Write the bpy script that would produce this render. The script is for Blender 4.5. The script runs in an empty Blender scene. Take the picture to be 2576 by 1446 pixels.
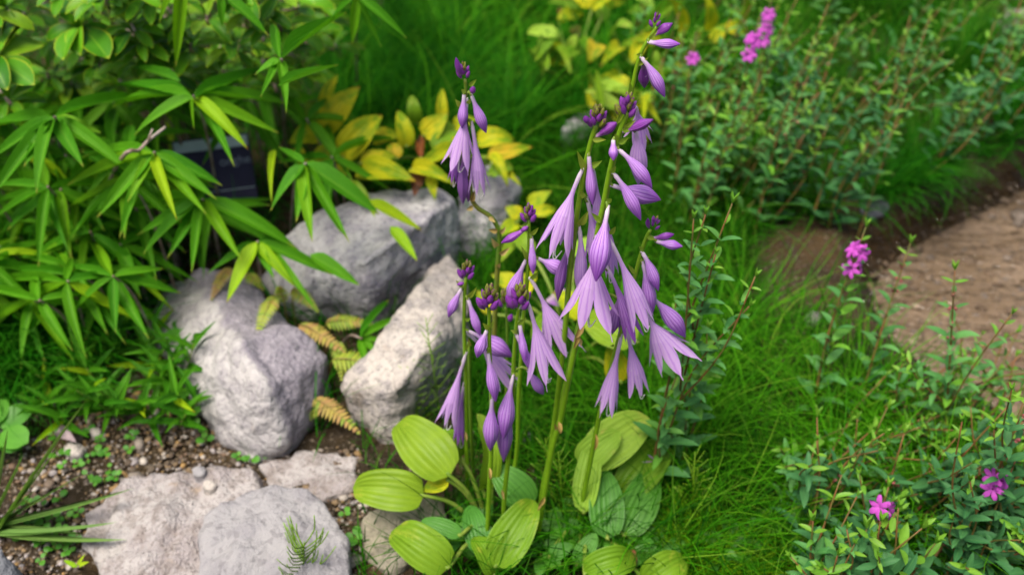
import bpy, bmesh, math, random
import numpy as np
from mathutils import Vector, Matrix, noise
random.seed(7); rng = np.random.default_rng(7)
R = math.radians
sc = bpy.context.scene
col = sc.collection

# ------------------------------------------------------------------ camera, sky, sun, exposure
H = 0.85; PITCH = R(38.0); LENS = 35.0; F = LENS / 36.0 * 2576.0
cam_d = bpy.data.cameras.new('camera'); cam = bpy.data.objects.new('camera', cam_d); col.objects.link(cam)
cam.location = (0, 0, H); cam.rotation_euler = (math.pi / 2 - PITCH, 0, 0)
cam_d.lens = LENS; cam_d.sensor_width = 36.0; cam_d.sensor_fit = 'HORIZONTAL'
cam_d.clip_start = 0.02; cam_d.clip_end = 500
cam_d.dof.use_dof = True; cam_d.dof.focus_distance = 0.78; cam_d.dof.aperture_fstop = 4.6
sc.camera = cam
SUN_DIR = Vector((-0.27, -0.24, 0.93)).normalized()
w = bpy.data.worlds.new('World'); sc.world = w; w.use_nodes = True
nt = w.node_tree; bg = nt.nodes['Background']; sky = nt.nodes.new('ShaderNodeTexSky')
sky.sky_type = 'NISHITA'; sky.sun_disc = False
sky.sun_elevation = math.asin(SUN_DIR.z); sky.sun_rotation = math.atan2(SUN_DIR.x, SUN_DIR.y)
sky.air_density = 1.0; sky.dust_density = 6.0; sky.ozone_density = 0.6
nt.links.new(sky.outputs[0], bg.inputs[0]); bg.inputs[1].default_value = 0.052
sl = bpy.data.lights.new('sun', 'SUN'); so = bpy.data.objects.new('sun', sl); col.objects.link(so)
sl.energy = 1.5; sl.angle = R(32); sl.color = (1.0, 0.94, 0.83)
so.rotation_euler = (-SUN_DIR).to_track_quat('-Z', 'Y').to_euler(); so.location = SUN_DIR * 5
vs = sc.view_settings; vs.view_transform = 'Standard'; vs.look = 'None'; vs.exposure = 1.55; vs.gamma = 1.0
vs.use_curve_mapping = False
sc.cycles.use_denoising = True
sc.cycles.max_bounces = 6; sc.cycles.diffuse_bounces = 3; sc.cycles.transmission_bounces = 4
sc.cycles.transparent_max_bounces = 8; sc.cycles.caustics_reflective = False; sc.cycles.caustics_refractive = False

# ------------------------------------------------------------------ where things stand (survey helpers)
CS, SN = math.cos(PITCH), math.sin(PITCH)
def ray(px, py):
    a = (px - 1288) / F; b = (723 - py) / F
    return Vector((a, CS + b * SN, -SN + b * CS))
def G(px, py, z=0.0):
    d = ray(px, py); return Vector((0, 0, H)) + d * ((z - H) / d.z)
def A(px, py, Y):
    d = ray(px, py); return Vector((0, 0, H)) + d * (Y / d.y)
def proj_np(x, y, z):
    dz = z - H; dep = y * CS - dz * SN; up = y * SN + dz * CS
    return 1288 + F * x / dep, 723 - F * up / dep
XS_Y = [-20, .3, .7, .88, 1.0, 1.09, 1.2, 1.27, 1.34, 1.4, 1.7, 2.0, 3.0, 6.0, 30]
XS_X = [2.0, .88, .68, .54, .45, .425, .43, .46, .55, .76, 1.02, 1.14, 1.5, 2.6, 8.0]
_yy = np.arange(-20, 30, .02); _xx = np.interp(_yy, XS_Y, XS_X); _kk = np.exp(-.5 * (np.arange(-15, 16) / 4.5) ** 2); _xx[15:-15] = np.convolve(_xx, _kk / _kk.sum(), 'valid'); XS_Y, XS_X = _yy, _xx
def sstep(t): t = np.clip(t, 0, 1); return t * t * (3 - 2 * t)
def terr(x, y):
    x = np.asarray(x, float); y = np.asarray(y, float)
    z = .010 * np.sin(3.1 * x + 1.3) * np.cos(2.7 * y + .4) + .006 * np.sin(9 * x + 4 * y) + .004 * np.cos(17 * x - 13 * y)
    z = z + .05 * sstep((y - 1.5) / 1.6) * sstep((.5 - x) / 1.0)
    s = x - np.interp(y, XS_Y, XS_X)
    dip = sstep(s / .13) * (1 - sstep((s - 1.3) / .5))
    return z * (1 - .6 * dip) - .10 * dip
def tz(x, y): return float(terr(x, y))
def GT(px, py):
    z = 0.0
    for _ in range(6):
        p = G(px, py, z); z = tz(p.x, p.y)
    return Vector((p.x, p.y, z))
def inpoly(px, py, poly):
    px = np.asarray(px, float); py = np.asarray(py, float); c = np.zeros(px.shape, bool)
    n = len(poly)
    for i in range(n):
        x1, y1 = poly[i]; x2, y2 = poly[(i + 1) % n]
        m = ((y1 > py) != (y2 > py)) & (px < (x2 - x1) * (py - y1) / (y2 - y1 + 1e-9) + x1)
        c ^= m
    return c

# ------------------------------------------------------------------ object helpers
def thing(name, label, cat, loc, group=None):
    o = bpy.data.objects.new(name, None); col.objects.link(o); o.location = loc
    o.empty_display_size = 0.02
    o['label'] = label; o['category'] = cat
    if group: o['group'] = group
    return o
def tag(o, label, cat, group=None, kind=None):
    o['label'] = label; o['category'] = cat
    if group: o['group'] = group
    if kind: o['kind'] = kind
    return o
def newmesh(name, verts, faces, mat, uvs=None, smooth=True):
    me = bpy.data.meshes.new(name); me.from_pydata([tuple(v) for v in verts], [], faces)
    if uvs is not None:
        uv = me.uv_layers.new(name='UVMap')
        li = np.empty(len(me.loops), np.int32); me.loops.foreach_get('vertex_index', li)
        uv.data.foreach_set('uv', np.asarray(uvs, np.float32)[li].ravel())
    if smooth: me.polygons.foreach_set('use_smooth', [True] * len(me.polygons))
    if mat: me.materials.append(mat)
    return me
def ob(name, me, parent=None, M=None):
    o = bpy.data.objects.new(name, me); col.objects.link(o)
    if parent: o.parent = parent
    if M is not None: o.matrix_basis = M
    return o
def bigmesh(name, V, Q, mat, attrs=None, smooth=True, k=4):
    me = bpy.data.meshes.new(name)
    me.vertices.add(len(V)); me.vertices.foreach_set('co', np.asarray(V, np.float32).ravel())
    me.loops.add(Q.size); me.loops.foreach_set('vertex_index', Q.astype(np.int32).ravel())
    me.polygons.add(len(Q)); me.polygons.foreach_set('loop_start', np.arange(0, Q.size, k, dtype=np.int32))
    me.polygons.foreach_set('loop_total', np.full(len(Q), k, np.int32))
    if smooth: me.polygons.foreach_set('use_smooth', np.ones(len(Q), bool))
    for an, arr in (attrs or {}).items():
        if arr.ndim == 1:
            a = me.attributes.new(an, 'FLOAT', 'POINT'); a.data.foreach_set('value', arr.astype(np.float32))
        else:
            a = me.attributes.new(an, 'FLOAT_COLOR', 'POINT')
            a.data.foreach_set('color', np.concatenate([arr, np.ones((len(arr), 1))], 1).astype(np.float32).ravel())
    me.update(calc_edges=True); me.validate()
    if mat: me.materials.append(mat)
    return me

# ------------------------------------------------------------------ materials
def newmat(name):
    m = bpy.data.materials.new(name); m.use_nodes = True; t = m.node_tree; t.nodes.clear()
    return m, t, t.nodes.new('ShaderNodeOutputMaterial')
class NB:
    def __init__(s, t): s.t = t
    def n(s, typ, **kw):
        nd = s.t.nodes.new(typ)
        for k, v in kw.items(): setattr(nd, k, v)
        return nd
    def put(s, sock, v):
        if isinstance(v, bpy.types.NodeSocket): s.t.links.new(v, sock)
        elif isinstance(v, (tuple, list)): sock.default_value = (*v, 1.0) if len(v) == 3 and len(sock.default_value) == 4 else v
        else: sock.default_value = v
    def math(s, op, a, b=0.0, c=0.0, clamp=False):
        nd = s.n('ShaderNodeMath', operation=op, use_clamp=clamp)
        for i, v in enumerate((a, b, c)): s.put(nd.inputs[i], v)
        return nd.outputs[0]
    def mix(s, f, a, b, mode='MIX'):
        nd = s.n('ShaderNodeMix', data_type='RGBA', blend_type=mode); nd.clamp_factor = True
        s.put(nd.inputs[0], f); s.put(nd.inputs[6], a); s.put(nd.inputs[7], b); return nd.outputs[2]
    def rng(s, v, a, b, c=0.0, d=1.0):
        nd = s.n('ShaderNodeMapRange', interpolation_type='SMOOTHSTEP')
        for i, q in enumerate((v, a, b, c, d)): s.put(nd.inputs[i], q)
        return nd.outputs[0]
    def noise(s, vec, scale, detail=3.0, rough=.55):
        nd = s.n('ShaderNodeTexNoise'); s.put(nd.inputs['Scale'], scale); nd.inputs['Detail'].default_value = detail
        nd.inputs['Roughness'].default_value = rough
        if vec is not None: s.put(nd.inputs['Vector'], vec)
        return nd.outputs[0]
    def bump(s, h, strength, dist):
        nd = s.n('ShaderNodeBump'); nd.inputs['Strength'].default_value = strength
        nd.inputs['Distance'].default_value = dist; s.put(nd.inputs['Height'], h); return nd.outputs[0]
def leafshade(b, out, colr, trans, rough, normal=None, tcol=None, spec=.35):
    p = b.n('ShaderNodeBsdfPrincipled'); b.put(p.inputs['Base Color'], colr)
    p.inputs['Roughness'].default_value = rough; p.inputs['Specular IOR Level'].default_value = spec
    t = b.n('ShaderNodeBsdfTranslucent'); b.put(t.inputs[0], tcol if tcol is not None else colr)
    if normal is not None:
        b.t.links.new(normal, p.inputs['Normal']); b.t.links.new(normal, t.inputs['Normal'])
    mx = b.n('ShaderNodeMixShader'); mx.inputs[0].default_value = trans
    b.t.links.new(p.outputs[0], mx.inputs[1]); b.t.links.new(t.outputs[0], mx.inputs[2])
    b.t.links.new(mx.outputs[0], out.inputs[0])
def leafmat(name, c1, c2, veins=0, edge=None, blotch=None, bl=(.55, .75), tip=None, trans=.30, rough=.42, mid=None, spec=.35, third=None, vstr=.25):
    m, t, out = newmat(name); b = NB(t)
    uv = b.n('ShaderNodeUVMap').outputs[0]; sx = b.n('ShaderNodeSeparateXYZ'); t.links.new(uv, sx.inputs[0])
    u, v = sx.outputs[0], sx.outputs[1]
    info = b.n('ShaderNodeObjectInfo'); rnd = info.outputs['Random']
    geo = b.n('ShaderNodeTexCoord').outputs['Object']
    c = b.mix(rnd, c1, c2)
    if third is not None:
        r2 = b.math('FRACT', b.math('MULTIPLY', rnd, 17.31)); c = b.mix(b.rng(r2, .78, .92), c, third)
    off = b.n('ShaderNodeCombineXYZ'); b.put(off.inputs[0], b.math('MULTIPLY', rnd, 53.0))
    vadd = b.n('ShaderNodeVectorMath', operation='ADD'); t.links.new(geo, vadd.inputs[0]); t.links.new(off.outputs[0], vadd.inputs[1])
    nz = b.noise(vadd.outputs[0], 4.0, 3)
    c = b.mix(b.rng(nz, .35, .7, 0, .25), c, (c1[0] * .55, c1[1] * .62, c1[2] * .6))
    ev = b.math('ABSOLUTE', b.math('SUBTRACT', v, .5))
    if mid is not None: c = b.mix(b.rng(ev, .0, .035, 1, 0), c, mid)
    h = None
    if veins:
        wv = b.math('SINE', b.math('MULTIPLY', v, veins * 2 * math.pi)); h = b.math('MULTIPLY_ADD', wv, .5, .5)
        c = b.mix(b.math('MULTIPLY', b.rng(h, 0, .35, 1, 0), vstr), c, (c1[0] * .35, c1[1] * .45, c1[2] * .4))
    if blotch is not None:
        nb = b.noise(vadd.outputs[0], 3.2, 4, .6)
        k = b.math('ADD', nb, b.math('MULTIPLY_ADD', u, .25, -.12)); c = b.mix(b.rng(k, bl[0], bl[1]), c, blotch)
    if edge is not None:
        e = b.math('MAXIMUM', b.rng(ev, .42, .49), b.rng(u, .92, 1.0)); c = b.mix(b.math('MULTIPLY', e, .7), c, edge)
    if tip is not None:
        nt2 = b.noise(vadd.outputs[0], 7.0, 3); c = b.mix(b.rng(b.math('ADD', u, b.math('MULTIPLY', nt2, .35)), 1.05, 1.2), c, tip)
    hn = b.noise(vadd.outputs[0], 30.0, 2)
    hh = b.math('MULTIPLY', hn, .3) if h is None else b.math('ADD', b.math('MULTIPLY', hn, .2), h)
    nrm = b.bump(hh, .35, .0015)
    tc = b.mix(1.0, c, (1.0, 1.0, .55), 'MULTIPLY')
    leafshade(b, out, c, trans, rough, nrm, tc, spec)
    return m
M = {}
M['bamboo'] = leafmat('bamboo_leaf', (.058, .26, .007), (.11, .35, .009), veins=9, tip=(.35, .36, .05), trans=.36, rough=.48, mid=(.18, .40, .03), third=(.19, .44, .010), vstr=.16, spec=.16)
M['bamboo_yellow'] = leafmat('bamboo_leaf_yellow', (.28, .52, .010), (.38, .54, .012), veins=9, tip=(.36, .18, .02), trans=.35, rough=.45, vstr=.12, spec=.18)
M['shrub'] = leafmat('shrub_leaf', (.030, .15, .004), (.12, .35, .008), edge=(.34, .40, .015), trans=.16, rough=.42, mid=(.16, .34, .02), spec=.2, third=(.16, .32, .010))
M['hosta'] = leafmat('hosta_leaf', (.15, .31, .014), (.24, .38, .022), veins=7, blotch=(.34, .42, .04), bl=(.58, .8), trans=.30, rough=.42, vstr=.12, spec=.2)
M['hosta_dark'] = leafmat('hosta_leaf_dark', (.07, .24, .030), (.10, .28, .035), veins=7, trans=.22, rough=.42, vstr=.35, spec=.25)
M['hosta_pale'] = leafmat('hosta_leaf_pale', (.30, .52, .05), (.38, .56, .06), veins=7, blotch=(.52, .52, .10), bl=(.6, .8), trans=.3, rough=.5, vstr=.12, spec=.2)
M['autumn'] = leafmat('yellowing_leaf', (.46, .52, .012), (.62, .55, .018), veins=5, blotch=(.20, .34, .012), bl=(.40, .68), tip=(.24, .07, .015), trans=.34, rough=.48, vstr=.12, third=(.66, .46, .03), spec=.15)
M['brown'] = leafmat('withered_leaf', (.11, .035, .012), (.30, .09, .015), blotch=(.03, .012, .008), bl=(.5, .6), trans=.15, rough=.6)
M['loose'] = leafmat('loosestrife_leaf', (.065, .235, .058), (.14, .36, .095), trans=.26, rough=.5, mid=(.13, .32, .07), third=(.16, .40, .03), spec=.2)
M['loose_dark'] = leafmat('loosestrife_leaf_blue', (.034, .145, .045), (.075, .23, .070), trans=.2, rough=.5, mid=(.10, .26, .07), spec=.22)
M['loose_top'] = leafmat('loosestrife_tip_leaf', (.14, .36, .03), (.22, .44, .04), trans=.3, rough=.4)
M['fern'] = leafmat('fern_pinna', (.22, .34, .02), (.40, .45, .035), trans=.3, rough=.5, third=(.42, .30, .06))
M['fern_rust'] = leafmat('fern_pinna_rust', (.40, .34, .05), (.40, .20, .08), trans=.25, rough=.55, third=(.20, .30, .02))
M['weed'] = leafmat('weed_leaf', (.06, .24, .02), (.12, .36, .03), trans=.3, rough=.4)
M['bract'] = leafmat('bract', (.28, .46, .04), (.40, .54, .07), veins=5, trans=.42, rough=.4, vstr=.25, third=(.36, .46, .05), spec=.2)
M['dry'] = leafmat('dry_bract', (.45, .30, .08), (.55, .42, .16), trans=.2, rough=.7)
M['budgreen'] = leafmat('unopened_bud', (.19, .22, .02), (.27, .31, .04), veins=6, blotch=(.12, .02, .10), bl=(.56, .7), trans=.1, rough=.45)

def petalmat(name, neck, body, tipc, vein, trans, vs_=0.55, nv=15):
    m, t, out = newmat(name); b = NB(t)
    uv = b.n('ShaderNodeUVMap').outputs[0]; sx = b.n('ShaderNodeSeparateXYZ'); t.links.new(uv, sx.inputs[0]); u, v = sx.outputs[0], sx.outputs[1]
    info = b.n('ShaderNodeObjectInfo'); rnd = info.outputs['Random']
    c = b.mix(b.rng(u, .10, .42), neck, body); c = b.mix(b.rng(u, .55, .97), c, tipc)
    c = b.mix(b.math('MULTIPLY', rnd, .25), c, (body[0] * .8, body[1] * .6, body[2] * .85))
    geo = b.n('ShaderNodeTexCoord').outputs['Object']; nz = b.noise(geo, 220.0, 2)
    ww = b.math('SINE', b.math('ADD', b.math('MULTIPLY', v, nv * 2 * math.pi), b.math('MULTIPLY', nz, 1.6)))
    st = b.rng(ww, .35, 1.0)
    st = b.math('MULTIPLY', st, b.rng(u, .12, .4)); c = b.mix(b.math('MULTIPLY', st, vs_), c, vein)
    dr = b.noise(geo, 420.0, 2); c = b.mix(b.rng(dr, .70, .76, 0, .55), c, (.85, .75, .92))
    nrm = b.bump(b.math('SUBTRACT', b.math('MULTIPLY', nz, .4), b.math('MULTIPLY', ww, .5)), .35, .0006)
    leafshade(b, out, c, trans, .42, nrm, None, .4)
    return m
M['petal'] = petalmat('open_petal', (.88, .80, .88), (.77, .53, .90), (.73, .48, .88), (.50, .22, .74), .42, .6)
M['petal_bud'] = petalmat('closed_petal', (.84, .72, .84), (.60, .33, .80), (.38, .11, .60), (.28, .06, .50), .26, .8)
M['petal_dark'] = petalmat('dark_bud_petal', (.55, .34, .55), (.30, .075, .42), (.19, .028, .30), (.14, .016, .26), .12, .5)
M['petal_wilt'] = petalmat('wilted_petal', (.55, .42, .50), (.36, .17, .50), (.26, .10, .38), (.20, .06, .33), .2, .6)

def simplemat(name, c1, c2=None, rough=.5, scale=60.0, trans=0.0, spec=.3, bump=.0, obj=True):
    m, t, out = newmat(name); b = NB(t); geo = b.n('ShaderNodeTexCoord').outputs['Object']
    nz = b.noise(geo, scale, 3); c = b.mix(b.rng(nz, .35, .65), c1, c2 or c1)
    leafshade(b, out, c, trans, rough, b.bump(nz, bump, .001) if bump else None, None, spec); return m
M['stem'] = simplemat('flower_stem', (.20, .38, .012), (.16, .32, .010), .38, 90, .12, .45)
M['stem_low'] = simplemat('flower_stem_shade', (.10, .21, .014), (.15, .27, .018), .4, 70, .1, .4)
M['stem_spot'] = simplemat('spotted_stem', (.11, .22, .015), (.20, .20, .03), .45, 45, .08, .4)
M['style'] = simplemat('flower_style', (.82, .76, .84), (.86, .84, .80), .4, 50, .3)
M['twig'] = simplemat('bamboo_twig', (.36, .30, .27), (.20, .13, .09), .5, 40)
M['redstem'] = simplemat('red_stem', (.20, .085, .03), (.11, .12, .025), .5, 50, .05)
M['magenta'] = simplemat('magenta_petal', (.58, .07, .56), (.64, .13, .62), .5, 120, .3)
M['pinkbud'] = simplemat('pink_bud', (.38, .06, .12), (.28, .12, .06), .5, 120, .1)
M['rachis'] = simplemat('fern_stalk', (.22, .14, .05), (.25, .24, .04), .5, 60)
M['petiole'] = simplemat('leaf_stalk', (.16, .28, .03), (.24, .33, .05), .4, 60, .15)
M['deadleaf'] = simplemat('dead_leaf', (.40, .33, .36), (.28, .20, .20), .7, 60)
M['signface'] = simplemat('sign_face', (.012, .012, .045), (.018, .018, .06), .6, 20)
M['signpale'] = simplemat('sign_strip', (.42, .52, .58), (.36, .46, .52), .4, 20)
M['signtext'] = simplemat('sign_lettering', (.20, .24, .34), None, .5, 20)

def grassmat(name, a, bcol, tipc, trans=.3):
    m, t, out = newmat(name); b = NB(t)
    r = b.n('ShaderNodeAttribute', attribute_name='rnd').outputs['Fac']; tt = b.n('ShaderNodeAttribute', attribute_name='along').outputs['Fac']
    c = b.mix(r, a, bcol); c = b.mix(b.rng(b.math('FRACT', b.math('MULTIPLY', r, 37.7)), .9, .97), c, tipc)
    c = b.mix(b.rng(tt, .75, 1.0, 0, .35), c, tipc)
    leafshade(b, out, c, trans, .6, None, None, .05); return m
M['grass'] = grassmat('grass_blade', (.004, .050, .001), (.034, .18, .003), (.10, .24, .015))
M['sedge'] = grassmat('sedge_blade', (.004, .065, .002), (.028, .20, .004), (.07, .27, .015))
M['thread'] = grassmat('thread_blade', (.025, .16, .002), (.080, .30, .006), (.16, .32, .02))
M['moss'] = grassmat('moss_shoot', (.10, .28, .004), (.20, .40, .008), (.24, .42, .015))

def rockmat(name, light, mid, dark, stain, sx=1.0, warm=(.36, .29, .22), specks=.5, stainline=None):
    m, t, out = newmat(name); b = NB(t); geo = b.n('ShaderNodeTexCoord').outputs['Object']
    n1 = b.noise(geo, 9 * sx, 5, .6); n2 = b.noise(geo, 42 * sx, 5, .65); n3 = b.noise(geo, 170 * sx, 3, .6); n4 = b.noise(geo, 17 * sx, 4, .6)
    vor = b.n('ShaderNodeTexVoronoi'); t.links.new(geo, vor.inputs['Vector']); vor.inputs['Scale'].default_value = 230 * sx
    c = b.mix(b.rng(n1, .42, .60), light, stain)
    c = b.mix(b.rng(n2, .46, .62, 0, .85), c, mid)
    c = b.mix(b.rng(n3, .52, .70, 0, .65), c, light)
    c = b.mix(b.rng(n4, .62, .74, 0, .55), c, warm)
    sp = b.math('MULTIPLY', b.rng(n3, .30, .42, 1, 0), b.rng(n2, .42, .58)); c = b.mix(b.math('MULTIPLY', sp, specks + .3), c, dark)
    sv = b.n('ShaderNodeSeparateColor'); t.links.new(vor.outputs['Color'], sv.inputs[0])
    c = b.mix(b.rng(sv.outputs[0], .70, .95, 0, .35), c, dark); c = b.mix(b.rng(sv.outputs[1], .75, .98, 0, .4), c, light)
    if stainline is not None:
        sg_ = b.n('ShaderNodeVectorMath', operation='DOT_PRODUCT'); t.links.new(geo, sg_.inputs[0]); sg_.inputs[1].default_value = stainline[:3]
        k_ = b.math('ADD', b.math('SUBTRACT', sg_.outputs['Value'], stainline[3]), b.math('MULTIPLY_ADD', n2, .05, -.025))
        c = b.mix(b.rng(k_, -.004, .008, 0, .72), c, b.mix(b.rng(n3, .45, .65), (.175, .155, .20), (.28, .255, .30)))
    hh = b.math('ADD', b.math('MULTIPLY', n2, .7), b.math('ADD', b.math('MULTIPLY', n3, .35), b.math('MULTIPLY', n1, .6)))
    p = b.n('ShaderNodeBsdfPrincipled'); b.put(p.inputs['Base Color'], c); p.inputs['Roughness'].default_value = .85
    p.inputs['Specular IOR Level'].default_value = .2
    t.links.new(b.bump(hh, 1.0, .009), p.inputs['Normal']); t.links.new(p.outputs[0], out.inputs[0]); return m
M['rockA'] = rockmat('granite_lilac', (.42, .40, .40), (.27, .25, .28), (.10, .09, .11), (.24, .215, .25), 1.0)
M['rockB'] = rockmat('granite_grey', (.50, .49, .49), (.29, .275, .32), (.045, .045, .055), (.27, .25, .295), 1.0, (.33, .30, .27), .9)
M['rockC'] = rockmat('granite_cream', (.50, .455, .41), (.29, .265, .265), (.07, .07, .07), (.37, .33, .30), 1.1, (.38, .29, .19), .9)
M['rockD'] = rockmat('gravelly_rock', (.42, .39, .38), (.25, .215, .20), (.09, .07, .06), (.32, .285, .285), 1.4, (.36, .26, .15), .6)
M['rockE'] = rockmat('smooth_grey_stone', (.31, .30, .305), (.245, .235, .25), (.12, .11, .12), (.27, .26, .275), .7, (.30, .28, .27), .3)
M['rockF'] = rockmat('dull_olive_stone', (.30, .27, .20), (.22, .20, .15), (.10, .09, .07), (.26, .24, .19), 1.0, (.28, .24, .14), .4)
M['rockG'] = rockmat('dark_slate_stone', (.22, .23, .25), (.14, .15, .17), (.05, .05, .06), (.17, .18, .20), 1.0, (.2, .2, .18), .4)

def groundmat():
    m, t, out = newmat('soil'); b = NB(t); geo = b.n('ShaderNodeTexCoord').outputs['Object']
    n1 = b.noise(geo, 6, 5, .6); n2 = b.noise(geo, 60, 4, .6); n3 = b.noise(geo, 240, 3)
    c = b.mix(b.rng(n1, .40, .62), (.032, .024, .014), (.075, .048, .022)); c = b.mix(b.rng(n2, .45, .65, 0, .7), c, (.055, .042, .030))
    c = b.mix(b.rng(n3, .60, .70), c, (.26, .21, .16)); c = b.mix(b.rng(n3, .28, .40, 1, 0), c, (.025, .018, .012))
    p = b.n('ShaderNodeBsdfPrincipled'); b.put(p.inputs['Base Color'], c); p.inputs['Roughness'].default_value = .95; p.inputs['Specular IOR Level'].default_value = .1
    t.links.new(b.bump(b.math('ADD', n2, b.math('MULTIPLY', n3, .6)), .9, .008), p.inputs['Normal']); t.links.new(p.outputs[0], out.inputs[0]); return m
M['soil'] = groundmat()
def attrmat(name, rough=.8):
    m, t, out = newmat(name); b = NB(t); a = b.n('ShaderNodeAttribute', attribute_name='tint').outputs['Color']
    geo = b.n('ShaderNodeTexCoord').outputs['Object']; nz = b.noise(geo, 260, 3)
    c = b.mix(b.rng(nz, .4, .65, 0, .35), a, (.12, .10, .08))
    p = b.n('ShaderNodeBsdfPrincipled'); b.put(p.inputs['Base Color'], c); p.inputs['Roughness'].default_value = rough
    t.links.new(p.outputs[0], out.inputs[0]); return m
M['gravel'] = attrmat('gravel')
def watermat():
    m, t, out = newmat('stream_water'); b = NB(t); geo = b.n('ShaderNodeTexCoord').outputs['Object']
    mp = b.n('ShaderNodeMapping'); t.links.new(geo, mp.inputs[0]); mp.inputs['Scale'].default_value = (1.0, 2.2, 1.0); mp.inputs['Rotation'].default_value = (0, 0, .35)
    n1 = b.noise(mp.outputs[0], 14, 3, .6); n2 = b.noise(mp.outputs[0], 45, 2, .5)
    nrm = b.bump(b.math('ADD', n1, b.math('MULTIPLY', n2, .3)), .9, .03)
    fr = b.n('ShaderNodeFresnel'); fr.inputs[0].default_value = 1.33; t.links.new(nrm, fr.inputs[1])
    tr = b.n('ShaderNodeBsdfTransparent'); tr.inputs[0].default_value = (.95, .91, .85, 1)
    gl = b.n('ShaderNodeBsdfGlossy'); gl.inputs['Roughness'].default_value = .06; t.links.new(nrm, gl.inputs['Normal'])
    mx = b.n('ShaderNodeMixShader'); t.links.new(fr.outputs[0], mx.inputs[0]); t.links.new(tr.outputs[0], mx.inputs[1]); t.links.new(gl.outputs[0], mx.inputs[2])
    t.links.new(mx.outputs[0], out.inputs[0]); return m
M['water'] = watermat()

# ------------------------------------------------------------------ ground, water
def axis(lo, hi, step, far):
    a = list(np.arange(lo, hi + 1e-6, step)); s = step
    x = hi
    while x < far: s *= 1.35; x += s; a.append(x)
    s = step; x = lo
    while x > -far: s *= 1.35; x -= s; a.insert(0, x)
    return np.array(a)
gx = axis(-1.5, 1.9, .02, 40); gy = axis(.2, 3.0, .02, 40)
X, Y = np.meshgrid(gx, gy); Z = terr(X, Y) + .004 * rng.standard_normal(X.shape) * (np.abs(X) < 2) * (Y < 3.2) * (X - np.interp(Y, XS_Y, XS_X) < -.03)
nx, ny = len(gx), len(gy); idx = np.arange(nx * ny).reshape(ny, nx)
Q = np.stack([idx[:-1, :-1], idx[:-1, 1:], idx[1:, 1:], idx[1:, :-1]], -1).reshape(-1, 4)
ground = ob('ground', bigmesh('ground', np.stack([X.ravel(), Y.ravel(), Z.ravel()], 1), Q, M['soil'])); ground['kind'] = 'structure'
wxs, wys = np.arange(.3, 2.6, .1), np.arange(-2, 8, .1)
def sheet(name, xs, ys, zf, mat):
    Xm, Ym = np.meshgrid(xs, ys); Zm = zf(Xm, Ym); ii = np.arange(Xm.size).reshape(Xm.shape)
    Qm = np.stack([ii[:-1, :-1], ii[:-1, 1:], ii[1:, 1:], ii[1:, :-1]], -1).reshape(-1, 4)
    o = ob(name, bigmesh(name, np.stack([Xm.ravel(), Ym.ravel(), Zm.ravel()], 1), Qm, mat)); o['kind'] = 'structure'; return o
water = sheet('stream_water', wxs, wys, lambda x, y: x * 0 - .040, M['water'])
def bedmat():
    m, t, out = newmat('stream_bed'); b = NB(t); geo = b.n('ShaderNodeTexCoord').outputs['Object']
    n1 = b.noise(geo, 8, 4, .6); n3 = b.noise(geo, 260, 2)
    vor = b.n('ShaderNodeTexVoronoi'); t.links.new(geo, vor.inputs['Vector']); vor.inputs['Scale'].default_value = 130
    c = b.mix(b.rng(n1, .38, .62), (.19, .14, .095), (.27, .21, .16)); sv = b.n('ShaderNodeSeparateColor'); t.links.new(vor.outputs['Color'], sv.inputs[0]); c = b.mix(b.rng(sv.outputs[0], .55, 1.0, 0, .5), c, (.14, .11, .085)); c = b.mix(b.rng(n3, .55, .75, 0, .4), c, (.34, .29, .25))
    p = b.n('ShaderNodeBsdfPrincipled'); b.put(p.inputs['Base Color'], c); p.inputs['Roughness'].default_value = .8
    t.links.new(b.bump(vor.outputs['Distance'], .6, .004), p.inputs['Normal']); t.links.new(p.outputs[0], out.inputs[0]); return m
def bedz(x, y):
    q = x - np.interp(y, XS_Y, XS_X); return terr(x, y) - .022 + .032 * sstep((q - .065) / .05) - .03 * sstep((q - 1.35) / .15)
bed = sheet('stream_bed', np.arange(.4, 2.4, .014), np.arange(.2, 3.4, .014), bedz, bedmat())

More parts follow.
